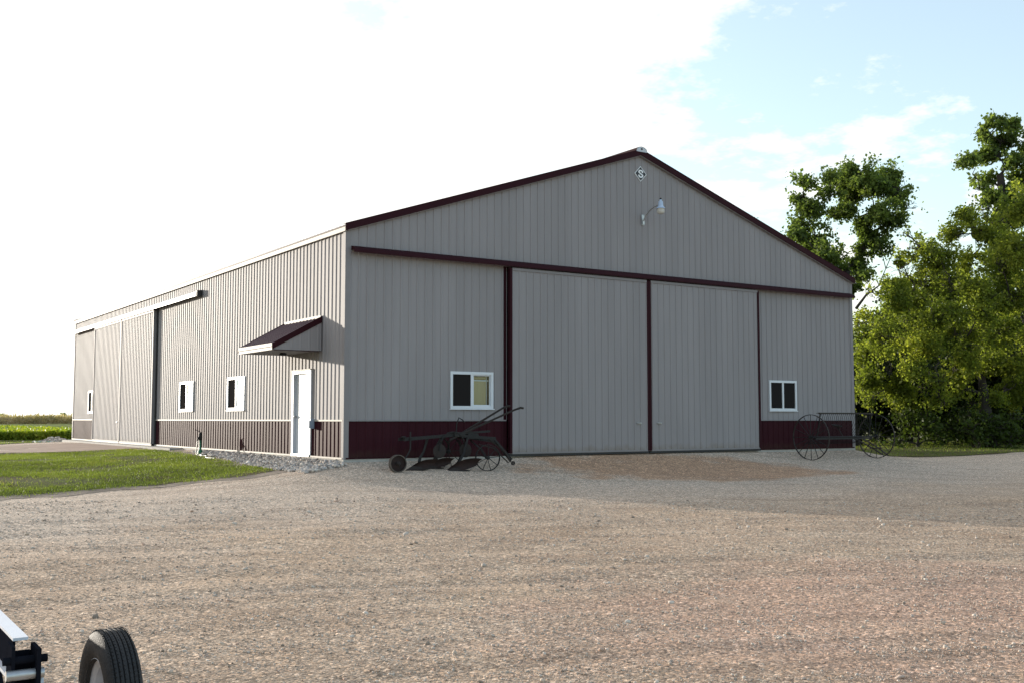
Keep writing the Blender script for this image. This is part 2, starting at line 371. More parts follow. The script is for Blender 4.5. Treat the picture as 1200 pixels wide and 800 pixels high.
def sheet(name, poly, lift, m, step=.45, rag=.12, label=None):      # draped sheet with a ragged outline
    pts = []
    n = len(poly)
    for i in range(n):
        a, b = Vector(poly[i]), Vector(poly[(i+1) % n]); k = max(1, int((b-a).length/step))
        for j in range(k):
            q = a.lerp(b, j/k); w = rag*min(1, (b-a).length/3)
            v = mnoise.noise_vector(Vector((q.x*.9, q.y*.9, 7)))*w*2+mnoise.noise_vector(Vector((q.x*3, q.y*3, 2)))*w
            pts.append(Vector((q.x+v.x, q.y+v.y)))
    nb = len(pts); edges = [(i, (i+1) % nb) for i in range(nb)]
    xs = [p.x for p in pts]; ys = [p.y for p in pts]
    inner = [Vector((x+random.uniform(-.1, .1)*step, y+random.uniform(-.1, .1)*step)) for x in np.arange(min(xs), max(xs), step) for y in np.arange(min(ys), max(ys), step)]
    v, e, f, *_ = delaunay_2d_cdt(pts+inner, edges, [], 1, 1e-4)
    z = H([p.x for p in v], [p.y for p in v])+lift
    return tag(link(name, mesh([(p.x, p.y, zz) for p, zz in zip(v, z)], f, smooth=True), None, m), kind='structure', label=label)
random.seed(4)
LAWN = [(-30, -3.5), (-14, -.4), (-9.5, .1), (-7.3, .5), (-5.5, 1.1), (-3.6, 1.45), (-2.2, 1.0), (-1.25, 1.15), (-1.0, 1.9), (-1.05, 4), (-1.15, 7), (-1.0, 10), (-.7, 13.5), (-1.1, 16.2), (-4, 17.2), (-9, 17.6), (-30, 19.5)]
sheet('soil_edge', [(-30, -4.3), (-14, -1.1), (-9.5, -.6), (-7.3, -.1), (-5.0, .55), (-3.4, .75), (-2.1, .4), (-1.1, .5), (-.6, 1.6), (-.5, 16.0), (-1.1, 16.4), (-4, 17.3), (-9, 17.7), (-30, 19.6)], .005, m_soil, .4, .34, 'strip of bare brown soil between lawn and gravel')
sheet('lawn', LAWN, .010, m_turf, .4, .34, 'mown green lawn beside the sunlit long wall of the barn')
BACK = [(-60, 27), (-12, 29.5), (-5, 30.3), (-2.2, 31.8), (-.6, 33.5), (18, 33.8), (19.8, 20), (20.5, 5), (22, 2.2), (27, .2), (40, -3.2), (75, -8), (75, 50), (40, 44), (2, 43.6), (-60, 43)]
sheet('grass_verge', BACK, .016, m_turf, .9, .2, 'green grass verge running behind the barn')
sheet('driveway', [(-60, 20.5), (-9, 18.1), (-4, 17.6), (-1.2, 16.6), (-.46, 16.2), (-.46, 26.2), (-1.5, 28.3), (-4, 29.4), (-10, 28.8), (-60, 26)], .012, m_drive, .6, .15, 'dirt driveway leading to the side doors')

# stones as loose geometry
def ico():
    t = (1+5**.5)/2
    v = np.array([(-1, t, 0), (1, t, 0), (-1, -t, 0), (1, -t, 0), (0, -1, t), (0, 1, t), (0, -1, -t), (0, 1, -t), (t, 0, -1), (t, 0, 1), (-t, 0, -1), (-t, 0, 1)])/math.hypot(1, t)
    f = np.array([(0, 11, 5), (0, 5, 1), (0, 1, 7), (0, 7, 10), (0, 10, 11), (1, 5, 9), (5, 11, 4), (11, 10, 2), (10, 7, 6), (7, 1, 8), (3, 9, 4), (3, 4, 2), (3, 2, 6), (3, 6, 8), (3, 8, 9), (4, 9, 5), (2, 4, 11), (6, 2, 10), (8, 6, 7), (9, 8, 1)])
    return v, f
def stones(name, P, S, m, seed, sink=.25, flat=.6):
    rng = np.random.default_rng(seed); v, f = ico(); n = len(P)
    V = v[None]*(1+rng.uniform(-.28, .28, (n, 12, 1)))
    V = V*np.stack([rng.uniform(.7, 1.3, n), rng.uniform(.7, 1.3, n), rng.uniform(flat*.7, flat*1.4, n)], -1)[:, None]*S[:, None, None]
    a = rng.uniform(0, 6.28, n); c, s = np.cos(a)[:, None], np.sin(a)[:, None]
    b = rng.normal(0, .35, n); cb, sb = np.cos(b)[:, None], np.sin(b)[:, None]
    x, y, z = V[..., 0], V[..., 1], V[..., 2]
    y, z = y*cb-z*sb, y*sb+z*cb
    x, y = x*c-y*s, x*s+y*c
    V = np.stack([x, y, z], -1)+P[:, None]+np.array([0, 0, 1.])*(S*flat*(1-2*sink))[:, None, None]
    F = (f[None]+np.arange(n)[:, None, None]*12).reshape(-1, 3)
    return tag(link(name, npmesh(V.reshape(-1, 3), F), None, m), kind='stuff')
rng = np.random.default_rng(11)
def view_pts(n, d0, d1, lo=-.53, hi=.53, p=1.0):
    D = d0*(d1/d0)**(rng.random(n)**p); a = rng.uniform(lo, hi, n)
    x = CAM.x+(math.sin(YAW)+math.cos(YAW)*a)*D; y = CAM.y+(math.cos(YAW)-math.sin(YAW)*a)*D
    return x, y, D
x, y, D = view_pts(105000, 5.2, 21, p=1.15)
q_ = np.hypot(x+14, y+42); th_ = np.arctan2(y+42, x+14)
dn = np.array([mnoise.noise(Vector((a*1.9, b*16, 3)))+.6*mnoise.noise(Vector((a*5, b*40, 9))) for a, b in zip(q_, th_)])
k = ~((x > -.3) & (y > -.3)) & (y < .4+.2*x) & (rng.random(len(x)) < np.clip(.62+1.3*dn, .12, 1))
x, y, D = x[k], y[k], D[k]
S = np.clip(.0034*np.exp(rng.normal(0, .5, len(x)))*(.55+D/11), .003, .038)
gr = stones('loose_gravel', np.stack([x, y, H(x, y)], -1), S, m_pebble, 1)
gr['label'] = 'loose gravel stones strewn over the yard'; gr['category'] = 'gravel'
# river rock under the drip line of the left wall
n = 7500; y = -.4+10.5*rng.random(n)**1.35; w = 1.15*np.clip(1.25-y/12, .25, 1)
x = -.06-w*rng.random(n)**.8; x = np.where(y < .2, x*.9-.05, x)
S = np.clip(.024*np.exp(rng.normal(0, .4, n)), .010, .06)
rr = stones('river_rock', np.stack([x, y, H(x, y)+rng.uniform(-.01, .035, n)], -1), S, m_river, 2)
rr['label'] = 'washed river rock laid along the foot of the long wall'; rr['category'] = 'rocks'
n = 1500; x = rng.normal(.35, .6, n); y = rng.normal(36.5, 1.2, n)
S = np.clip(.04*np.exp(rng.normal(0, .5, n)), .02, .10)
rp = stones('rock_pile', np.stack([x, y, H(x, y)+.28*np.exp(-((x-.35)/.6)**2-((y-36.5)/1.3)**2)*rng.random(n)], -1), S, m_river, 3)
rp['label'] = 'low pile of grey field stones past the far corner of the barn'; rp['category'] = 'rock pile'

# grass blades
def inside(x, y, poly):
    c = np.zeros(len(x), bool); n = len(poly)
    for i in range(n):
        x1, y1 = poly[i]; x2, y2 = poly[(i+1) % n]
        if y1 == y2: continue
        c ^= ((y1 > y) != (y2 > y)) & (x < (x2-x1)*(y-y1)/(y2-y1)+x1)
    return c
def blades(name, x, y, hgt, wid, m, seed, z=None, lean=.4):
    r = np.random.default_rng(seed); n = len(x); z = H(x, y) if z is None else z
    a = r.uniform(0, 6.28, n); h = hgt*r.uniform(.5, 1.3, n); w = wid*r.uniform(.6, 1.3, n)/2
    dx, dy = np.cos(a)*w, np.sin(a)*w; lx, ly = r.normal(0, lean, n)*h, r.normal(0, lean, n)*h
    V = np.stack([np.stack([x-dx, y-dy, z], -1), np.stack([x+dx, y+dy, z], -1), np.stack([x+lx, y+ly, z+h], -1)], 1).reshape(-1, 3)
    return link(name, npmesh(V, np.arange(3*n).reshape(-1, 3)), None, m)
x = rng.uniform(-13, -.6, 300000); y = rng.uniform(-1, 18, 300000); k = inside(x, y, LAWN)
pat = np.array([mnoise.noise(Vector((a*.55, b*.55, 1))) for a, b in zip(x[k][::1], y[k][::1])])
kk = rng.random(k.sum()) < np.clip(.80+pat*2.2-.9*np.exp(-((x[k]+9)/4)**2-((y[k]-4.2)/1.1)**2), .06, 1)
sp_ = np.where(rng.random(len(x)) < .12, .38, .14); x = x+rng.normal(0, 1, len(x))*sp_; y = y+rng.normal(0, 1, len(y))*sp_; x = np.minimum(x, -.5)
g1 = tag(blades('lawn_grass', x[k][kk], y[k][kk], .045, .020, m_grassb, 5), 'short green lawn grass left of the barn with thin bare spots', 'grass', kind='stuff')
x = rng.uniform(-14, 45, 130000); y = rng.uniform(-6, 44, 130000); k = inside(x, y, BACK) & ~((x > 0) & (x < 20) & (y > 3) & (y < 32))
g2 = tag(blades('verge_grass', x[k], y[k], .07, .035, m_grassb, 6), 'short grass of the verge behind the barn and under the trees', 'grass', kind='stuff')

# ------------------------------------------------------------------ fields
def leaves(P, size, rgn, droop=.3, fold=True, aspect=.6):
    n = len(P); s = size*np.exp(rgn.normal(0, .25, n))
    a = rgn.normal(0, 1, (n, 3)); a[:, 2] -= droop; a /= np.linalg.norm(a, axis=1)[:, None]
    b = np.cross(a, rgn.normal(0, 1, (n, 3))); b /= np.linalg.norm(b, axis=1)[:, None]
    L = a*s[:, None]; W = b*(s*aspect/2)[:, None]
    V = np.stack([P, P+L*.5-W, P+L, P+L*.5+W], 1)
    return V.reshape(-1, 3), np.arange(4*n).reshape(-1, 4)
def bumpsheet(name, x0, x1, y0, y1, z, amp, m, nx_, ny_, label, cat):
    xs = np.linspace(x0, x1, nx_); ys = np.linspace(y0, y1, ny_); X, Y = np.meshgrid(xs, ys)
    r = np.random.default_rng(3); Z = z+amp*(r.random(X.shape)-.5)+amp*.5*np.sin(X*1.1+Y*.3)
    Z[0] = -.6; Z[-1] = -.6; Z[:, 0] = -.6; Z[:, -1] = -.6
    id_ = np.arange(nx_*ny_).reshape(ny_, nx_)
    F = np.stack([id_[:-1, :-1], id_[:-1, 1:], id_[1:, 1:], id_[1:, :-1]], -1).reshape(-1, 4)
    return X, Y, Z, F
X, Y, Z, F = bumpsheet('b', -70, 60, 44.5, 142, .12, .14, m_bean, 260, 200, '', '')
n = 90000; lx = rng.uniform(-12, 8, n); ly = 44.3+60*rng.random(n)**1.9
P = np.stack([lx, ly, -.30+.48*rng.random(n)**.6], -1); LV, LF = leaves(P, .16, rng, aspect=.8)
V = np.concatenate([np.stack([X, Y, Z], -1).reshape(-1, 3), LV]); F = np.concatenate([F, LF+X.size])
tag(link('bean_field', npmesh(V, F), None, m_bean), 'yellow green bean field in rows beyond the lawn', 'crop field', kind='stuff')
X, Y, Z, F = bumpsheet('c', -400, 500, 146, 420, 1.10, .35, m_corn, 500, 120, '', '')
n = 30000; P = np.stack([rng.uniform(-30, 35, n), 145.5+8*rng.random(n)**2, -.3+1.55*rng.random(n)], -1); LV, LF = leaves(P, .5, rng, droop=-.6, aspect=.25)
V = np.concatenate([np.stack([X, Y, Z], -1).reshape(-1, 3), LV]); F = np.concatenate([F, LF+X.size])
tag(link('corn_field', npmesh(V, F), None, m_corn), 'tan band of ripening corn along the flat horizon', 'crop field', kind='stuff')

# ------------------------------------------------------------------ barn
barn = empty('barn', (0, 0, 0), 'large taupe metal pole barn with maroon trim and sliding doors on gravel yard', 'barn')
PITCH_R = (HR-HE)/(X1/2)
RIB = .2286
RIBH = .020; MINOR = .0025
def ribs(u0, u1):      # profile points (u, outward) across [u0,u1]; ribs sit on a grid of 9 inches
    pts = {round(u0, 5), round(u1, 5)}
    k = math.floor(u0/RIB)-1
    cs = []
    while k*RIB < u1+RIB: cs.append((k+.5)*RIB); k += 1
    for c in cs:
        for o in (-.033, -.014, .014, .033, -.075, -.068, .068, .075):
            if u0 < c+o < u1: pts.add(round(c+o, 5))
    def hgt(u):
        c = (math.floor(u/RIB)+.5)*RIB; d = abs(u-c)
        if d <= .0141: return RIBH
        if d <= .0331: return RIBH*(1-(d-.014)/.019)
        if .0679 <= d <= .0751: return MINOR
        return 0
    return [(u, hgt(u)) for u in sorted(pts)]
def siding(name, parent, m, u0, u1, z0, top, frame, holes=(), cache={}):
    """one 3 ft sheet of ribbed steel; frame(u, out, z) -> point; holes (u0,u1,z0,z1)"""
    us = {u0, u1}
    for h in holes:
        for q in h[:2]:
            if u0 < q < u1: us.add(q)
    br = sorted(us); vs, fs = [], []
    tf = top if callable(top) else (lambda u: top)
    for a, b in zip(br[:-1], br[1:]):
        mid = (a+b)/2; iv = [(z0, None)]
        for h in holes:
            if h[0] <= mid <= h[1]:
                lo = iv.pop(); 
                if h[2] > lo[0]+1e-4: iv.append((lo[0], h[2]))
                iv.append((h[3], None))
        pr = ribs(a, b)
        for lo, hi in iv:
            if hi is None and tf(mid) <= lo+.01: continue
            base = len(vs)
            for u, o in pr: vs += [frame(u, o, lo), frame(u, o, tf(u) if hi is None else hi)]
            for i in range(len(pr)-1): q = base+2*i; fs.append((q, q+2, q+3, q+1))
    if not fs: return None
    me = mesh(vs, fs)
    return link(name, me, parent, m)
def wall(parent, m, U0, U1, z0, top, frame, holes=(), name='siding_panel', split=()):
    k0 = math.floor(U0/(RIB*4)); u = k0*RIB*4
    cuts = sorted({round(U0, 4), round(U1, 4), *[s for s in split if U0 < s < U1]} | {round(q*RIB*4, 4) for q in range(k0, int(U1/(RIB*4))+2) if U0+.02 < q*RIB*4 < U1-.02})
    for a, b in zip(cuts[:-1], cuts[1:]):
        hs = [h for h in holes if h[1] > a and h[0] < b]
        siding(name, parent, m, a, b, z0, top, frame, hs)
G = lambda off=0: (lambda u, o, z: (u, -off-o, z))              # front gable, y = 0
Lw = lambda off=0: (lambda u, o, z: (-off-o, u, z))             # long wall, x = 0
Rw = lambda u, o, z: (X1+o, u, z)
Bk = lambda u, o, z: (u, Y1+o, z)
gtop = lambda u: HE+PITCH_R*min(u, X1-u)-.02
WZ, DH = .88, 4.86
GW = [(2.90, 4.14, 1.20, 2.10), (14.34, 15.53, 1.20, 2.10)]
LWn = [(6.87, 8.33, 1.20, 2.14), (11.78, 13.25, 1.20, 2.14), (25.95, 27.2, 1.20, 2.14)]
DOOR = (1.98, 3.14, 0.02, 2.13)
# front gable: infill above the track, two side bays, wainscot
wall(barn, m_tan, 0, X1, 4.90, gtop, G(.006))
wall(barn, m_tan, .0, 4.60, WZ, 4.90, G(), GW)
wall(barn, m_tan, 13.70, X1, WZ, 4.90, G(), GW)
wall(barn, m_maroon, .0, 4.60, 0, WZ, G(), name='wainscot_panel')
wall(barn, m_maroon, 13.70, X1, 0, WZ, G(), name='wainscot_panel')
# long wall
RIBH, MINOR = .017, 0
SD0, SD1 = 16.25, 25.75
wall(barn, m_tan, 0, SD0, WZ, HE, Lw(), LWn+[DOOR])
wall(barn, m_tan, SD0, SD1, 4.86, HE, Lw())
wall(barn, m_tan, SD1, Y1, WZ, HE, Lw(), LWn)
wall(barn, m_maroon, 0, SD0, 0, WZ, Lw(), [DOOR], 'wainscot_panel')
wall(barn, m_maroon, SD1, Y1, 0, WZ, Lw(), name='wainscot_panel')
RIBH, MINOR = .020, .0025
# far gable and far long wall
wall(barn, m_tan, 0, X1, WZ, gtop, Bk); wall(barn, m_maroon, 0, X1, 0, WZ, Bk, name='wainscot_panel')
wall(barn, m_tan, 0, Y1, WZ, HE, Rw); wall(barn, m_maroon, 0, Y1, 0, WZ, Rw, name='wainscot_panel')
# trims
def trim(name, m, *boxes):
    b = MB()
    for q in boxes: b.box(*q)
    o = b.build(name, m, barn); return o
P_ = .026
trim('wainscot_trim', m_cream, ((-P_-.012, .03, WZ-.018), (-.002, DOOR[0]-.05, WZ+.022)))
trim('wainscot_trim', m_cream, ((-P_-.012, DOOR[1]+.05, WZ-.018), (-.002, SD0, WZ+.022)))
trim('wainscot_trim', m_cream, ((-P_-.012, SD1, WZ-.018), (-.002, Y1-.03, WZ+.022)))
trim('wainscot_trim', m_tan2, ((.03, -P_-.012, WZ-.014), (4.56, -.002, WZ+.020)))
trim('wainscot_trim', m_tan2, ((13.76, -P_-.012, WZ-.014), (X1-.03, -.002, WZ+.020)))
trim('base_trim', m_cream, ((-P_-.02, .03, -.035), (.002, DOOR[0]-.05, .005)))
trim('base_trim', m_cream, ((-P_-.02, DOOR[1]+.05, -.035), (.002, SD0, .005)))
trim('base_trim', m_cream, ((-P_-.02, SD1, -.035), (.002, Y1-.03, .005)))
trim('base_trim', m_maroon2, ((.03, -P_-.02, -.03), (4.58, .002, .004)))
trim('base_trim', m_maroon2, ((13.74, -P_-.02, -.03), (X1-.03, .002, .004)))
for (x, y, sx, sy) in ((0, 0, -1, -1), (X1, 0, 1, -1), (0, Y1, -1, 1), (X1, Y1, 1, 1)):
    b = MB()
    t, w = .034, .10
    b.box((min(x+sx*t, x), min(y-sy*w, y+sy*t), -.04), (max(x+sx*t, x), max(y-sy*w, y+sy*t), HE-.02))
    b.box((min(x-sx*w, x-sx*.0005), min(y+sy*t, y), -.04), (max(x-sx*w, x-sx*.0005), max(y+sy*t, y), HE-.02))
    b.build('corner_trim', m_tan2, barn)
fb = MB().box((-.03, -.03, -.5), (X1+.03, Y1+.03, -.03)); fb.build('foundation', m_conc, barn)
# floor just inside the steel
il = MB(); il.box((.16, .16, -.02), (X1-.16, Y1-.16, .01)); il.build('floor', m_conc, barn)
# door opening posts
MB().box((4.50, -.005, 0), (4.58, .14, 4.9)).box((13.72, -.005, 0), (13.80, .14, 4.9)).box((4.58, .0, 4.87), (13.72, .14, 4.95)).build('door_frame', m_maroon2, barn)
# track hood on the gable (sheet steel hood with sloped top)
def hood(name, m, pts2, a, b, frame):
    n = len(pts2); vs = [frame(a, o, z) for o, z in pts2]+[frame(b, o, z) for o, z in pts2]
    fs = [(i, (i+1) % n, n+(i+1) % n, n+i) for i in range(n)]+[tuple(range(n))[::-1], tuple(range(n, 2*n))]
    return MB().add(vs, fs).build(name, m, barn)
hood('track_hood', m_maroon2, [(.02, 5.055), (.10, 5.045), (.21, 4.985), (.225, 4.925), (.225, 4.885), (.20, 4.885), (.19, 4.93), (.02, 4.96)], .12, 18.22, G())
hood('track_hood', m_whitep, [(.02, 5.09), (.10, 5.08), (.20, 5.03), (.215, 4.97), (.215, 4.88), (.19, 4.88), (.18, 4.95), (.02, 4.98)], 11.1, 30.42, Lw())  # white colour carries the grazing sun glare on this hood
MB().box((-.20, 11.02, 4.87), (-.03, 11.09, 5.07)).build('track_end_cap', m_black, barn)
# sliding doors: rib steel on a frame, edges trimmed
def slide(axis, a, b, mt, handle_u, edge=.07, mp=m_tan):
    global RIBH, MINOR
    fr = G if axis == 'g' else Lw
    y0, y1 = .055, .165
    def bx(mb, u0, u1, o0, o1, z0, z1):
        if axis == 'g': mb.box((u0, -o1, z0), (u1, -o0, z1))
        else: mb.box((-o1, u0, z0), (-o0, u1, z1))
    e = MB(); bx(e, a, b, y0, y1-.03, .02, 4.85)
    d = link('sliding_door', e.me(), barn, m_tan2)
    RIBH, MINOR = (.020, .0025) if axis == 'g' else (.017, 0)
    wall(d, mp, a+edge, b-edge, .05, 4.80, fr(y1-.026), name='door_panel')
    for u0, u1 in ((a, a+edge), (b-edge, b)):
        t = MB(); bx(t, u0-.001, u1+.001, y0-.002, y1, .03, 4.845); link('door_edge', t.me(), d, mt)
    t = MB(); bx(t, a+edge+.001, b-edge-.001, y1-.029, y1+.004, 4.79, 4.86); link('top_rail', t.me(), d, m_tan2)
    t = MB(); bx(t, a+edge+.001, b-edge-.001, y1-.029, y1-.004, .012, .055); link('bottom_rail', t.me(), d, m_tan2)
    t = MB(); bx(t, a+.01, b-.01, y0+.01, y1-.02, -.045, .018); link('bottom_seal', t.me(), d, m_black)
    if handle_u:
        t = MB(); fr2 = fr(y1-.01)
        t.tube([fr2(handle_u-.07, .0, .80), fr2(handle_u-.06, .04, .80), fr2(handle_u+.06, .04, .80), fr2(handle_u+.07, 0, .80)], .011, 6)
        bx(t, handle_u-.08, handle_u+.08, y1-.006, y1+.012, .78, .82)
        link('door_handle', t.me(), d, m_galv)
    return d
slide('g', 4.60, 9.335, m_maroon2, 8.95); slide('g', 9.350, 13.80, m_maroon2, 9.70)
slide('l', 16.25, 20.98, m_tan2, None); slide('l', 21.04, 25.75, m_tan2, 21.3)
MB().box((-.055, 16.13, 0), (-.0, 16.25, 4.88)).build('jamb_shade_strip', m_black, barn)  # black strip standing in for the shaded side face of the door
# concrete apron along the side doors
MB().box((-.46, 12.8, -.3), (-.032, 30.5, -.052)).build('concrete_apron', m_conc, barn)
# windows
def window(fr, u0, u1, z0, z1, both=False, shade=False, flip=False):
    def bx(mb, a0, a1, o0, o1, c0, c1):
        p, q = fr(a0, o0, c0), fr(a1, o1, c1); mb.box([min(i, j) for i, j in zip(p, q)], [max(i, j) for i, j in zip(p, q)])
    w = .05; e = MB()
    bx(e, u0-.02, u0+w, -.05, .045, z0-.02, z1+.02); bx(e, u1-w, u1+.02, -.05, .045, z0-.02, z1+.02)
    bx(e, u0+w, u1-w, -.05, .044, z0-.02, z0+w); bx(e, u0+w, u1-w, -.05, .044, z1-w, z1+.02)
    um = (u0+u1)/2; bx(e, um-.035, um+.035, -.04, .036, z0+w, z1-w)
    d = link('window', e.me(), barn, m_white)
    e = MB(); bx(e, u0-.05, u1+.05, .0455, .06, z0-.045, z0-.022); link('sill', e.me(), d, m_white)
    A, B = (u0+w, um-.035), (um+.035, u1-w)
    if flip: A, B = B, A
    e = MB(); bx(e, A[0], A[1], -.012, -.006, z0+w, z1-w); link('pane', e.me(), d, m_glass)
    e = MB(); bx(e, A[0], A[1], .010, .012, z0+w, z1-w); link('screen', e.me(), d, m_screen)
    e = MB(); so_ = .027 if flip else 0
    bx(e, B[0], B[0]+.03, -.02, .012+so_, z0+w, z1-w); bx(e, B[1]-.03, B[1], -.02, .012+so_, z0+w, z1-w)
    bx(e, B[0]+.03, B[1]-.03, -.02, .011+so_, z0+w, z0+w+.03); bx(e, B[0]+.03, B[1]-.03, -.02, .011+so_, z1-w-.03, z1-w)
    link('sash', e.me(), d, m_white)
    e = MB(); bx(e, B[0]+.03, B[1]-.03, -.006+so_, .0+so_, z0+w+.03, z1-w-.03); link('pane', e.me(), d, m_glass)
    if both: e = MB(); bx(e, B[0], B[1], .0135, .0155, z0+w, z1-w); link('screen', e.me(), d, m_screen)  # extra dark screen added to hide the reflection in this pane
    # dark panel put in for the unlit room behind the window
    e = MB(); bx(e, u0-.3, u1+.35, -.20, -.18, z0-.3, z1+.3); link('unlit_backing', e.me(), d, m_dark)
    if flip:
        e = MB(); bx(e, B[0]+.01, B[1]-.01, so_-.014, so_-.010, z0+w+.01, z1-w-.01); link('blind', e.me(), d, m_white)
    if shade:
        e = MB(); bx(e, B[0]+.02, B[1]-.075, -.10, -.09, z0+w, z1-w-.15); link('roller_shade', e.me(), d, m_shade)
        e = MB(); bx(e, B[0]+.0, B[1]-.01, -.12, -.07, z1-w-.16, z1-w-.13); bx(e, B[1]-.075, B[1]-.065, -.12, -.07, z0+w, z1-w); link('shade_rail', e.me(), d, m_white)
        e = MB(); e.lathe([(0, 0), (.04, 0), (.04, B[1]-B[0]-.1), (0, B[1]-B[0]-.1)], fr(B[0]+.03, -.12, z1-w-.08), Vector(fr(1, 0, 0))-Vector(fr(0, 0, 0)), 10); link('shade_roll', e.me(), d, m_shade)
    return d
window(G(), *GW[0], shade=True); window(G(), *GW[1], both=True)
for q in LWn: window(Lw(), *q, flip=True)
# entry door
u0, u1, z0, z1 = DOOR
e = MB(); e.box((-.05, u0-.05, z0-.03), (.10, u0+.07, z1+.03)).box((-.05, u1-.07, z0-.03), (.10, u1+.05, z1+.03)).box((-.049, u0+.07, z1-.05), (.10, u1-.07, z1+.03))
ed = link('entry_door', e.me(), barn, m_whitep)
e = MB().box((.02, u0+.072, z0+.012), (.065, u1-.072, z1-.052)); link('door_leaf', e.me(), ed, m_whitep)
e = MB().box((-.07, u0+.0, z0-.05), (.09, u1-.0, z0+.008)); link('threshold', e.me(), ed, m_galv)
e = MB(); e.lathe([(0, 0), (.033, 0), (.033, .01), (.012, .012), (.012, .04), (.028, .05), (.028, .07), (.012, .08), (0, .08)], (.02, u1-.14, .98), (-1, 0, 0), 12); link('door_knob', e.me(), ed, m_galv)
# drip cap over door
trim('drip_cap', m_cream, ((-.075, u0-.07, z1+.031), (-.0, u1+.07, z1+.055)))
# canopy over the entry door
cn = empty('door_canopy', (0, 0, 0), None, None); cn.parent = barn
CA, CB, CO = 1.33, 3.78, 1.26; ZT, ZB, ZU = 3.43, 2.74, 2.60
sl_ = (ZT-ZB)/CO
def canroof(u0_, u1_):
    vs, fs = [], []
    pr = ribs(u0_, u1_)
    for u, o in pr:
        for w_ in (0.028, CO+.05): vs.append((-w_, u, ZT-sl_*w_+.012+o))
    for i in range(len(pr)-1): q = 2*i; fs.append((q, q+1, q+3, q+2))
    return mesh(vs, fs)
for a, b in ((CA+.01, 1.8288), (1.8288, 2.7432), (2.7432, CB-.01)): link('roof_panel', canroof(a, b), cn, m_shin)
for u in (CA, CB):       # sloped gable fascia of the canopy
    s_ = -1 if u == CA else 1
    pr = [(0.03, ZT+.03), (CO+.055, ZB+.0), (CO+.055, ZB-.14), (0.03, ZT-.13)]
    vs = [(-o, u-.012, z) for o, z in pr]+[(-o, u+.018*s_+.012, z) for o, z in pr]
    MB().add(vs, [(0, 1, 2, 3), (7, 6, 5, 4), (0, 4, 5, 1), (1, 5, 6, 2), (2, 6, 7, 3), (3, 7, 4, 0)]).build('rake_trim', m_maroon2, cn)
    # ribbed triangular cheek
    pr = ribs(.03, CO)
    vs, fs = [], []
    uu = u+(.010 if s_ < 0 else -.010)
    for w_, o in pr: vs += [(-w_, uu-s_*(-o*.4), ZU), (-w_, uu-s_*(-o*.4), ZT-sl_*w_-.02)]
    for i in range(len(pr)-1): q = 2*i; fs.append((q, q+2, q+3, q+1))
    link('cheek_panel', mesh(vs, fs), cn, m_tan)
MB().box((-CO-.05, CA+.03, ZB-.07), (-CO-.02, CB-.03, ZB+.012)).box((-CO-.045, CA+.03, ZU-.012), (-CO-.015, CB-.03, ZB-.085)).build('fascia', m_cream, cn)
MB().box((-CO-.012, CA+.012, ZU-.004), (-.03, CB-.012, ZU+.012)).build('soffit', m_tan2, cn)
MB().box((-CO-.012, CA+.002, ZU-.02), (-.03, CA+.03, ZU-.005)).build('cheek_trim', m_maroon2, cn)
MB().box((-.06, CA+.02, ZT-.02), (-.028, CB-.02, ZT+.05)).build('flashing', m_cream, cn)
MB().lathe([(0, 0), (.09, 0), (.10, .03), (.06, .06), (0, .06)], (-.55, 2.56, ZU-.065), (0, 0, 1), 16).build('canopy_light', m_dark, cn)
# roof: 3 ft sheets on both slopes
OV = .07; sln = math.hypot(X1/2, HR-HE)
def roofsheet(side):
    pr = ribs(0, RIB*4); vs, fs = [], []
    for u, o in pr:
        for xx in (-OV, X1/2):
            z = HE+PITCH_R*xx+.06+o*1.05
            vs.append((xx if side < 0 else X1-xx, u, z))
    for i in range(len(pr)-1): q = 2*i; fs.append((q, q+1, q+3, q+2) if side > 0 else (q, q+2, q+3, q+1))
    return mesh(vs, fs, 'roof_panel')
for side in (-1, 1):
    me = roofsheet(side); me.materials.append(m_shin)
    for i in range(34):
        o = link('roof_panel', me, barn); o.location = (0, -.10+i*RIB*4*.989, 0)
RK = .17
for side in (-1, 1):
    for yy in (-.13, Y1+.10):
        f = lambda x: x if side < 0 else X1-x
        pr = [(-OV-.01, HE+PITCH_R*(-OV)+.10), (X1/2+ (0.001*side), HR+.105), (X1/2+(0.001*side), HR+.105-RK), (-OV-.01, HE-PITCH_R*OV+.10-RK)]
        vs = [(f(x), yy, z) for x, z in pr]+[(f(x), yy+.03, z) for x, z in pr]
        MB().add(vs, [(0, 1, 2, 3), (7, 6, 5, 4), (0, 4, 5, 1), (1, 5, 6, 2), (2, 6, 7, 3), (3, 7, 4, 0)]).build('rake_trim', m_maroon2, barn)
        pr = [(-OV-.01, HE+PITCH_R*(-OV)+.100), (X1/2-.002, HR+.105), (X1/2-.002, HR+.115), (-OV-.01, HE-PITCH_R*OV+.110)]
        ya, yb = (yy+.0, yy+.16) if yy < 0 else (yy-.13, yy+.03)
        vs = [(f(x), ya-.004, z) for x, z in pr]+[(f(x), yb, z) for x, z in pr]
        MB().add(vs, [(0, 1, 2, 3), (7, 6, 5, 4), (0, 4, 5, 1), (1, 5, 6, 2), (2, 6, 7, 3), (3, 7, 4, 0)]).build('rake_cap', m_maroon2, barn)
for side in (-1, 1):     # pale soffit strip under the rake, visible as the thin light line
    f = lambda x: x if side < 0 else X1-x
    pr = [(.0, gtop(0)-.03), (X1/2, gtop(X1/2)-.03), (X1/2, gtop(X1/2)-.065), (.0, gtop(0)-.065)]
    vs = [(f(x), -.028, z) for x, z in pr]+[(f(x), -.10, z) for x, z in pr]
    MB().add(vs, [(0, 1, 2, 3), (7, 6, 5, 4), (0, 4, 5, 1), (1, 5, 6, 2), (2, 6, 7, 3), (3, 7, 4, 0)]).build('rake_soffit', m_tan2, barn)
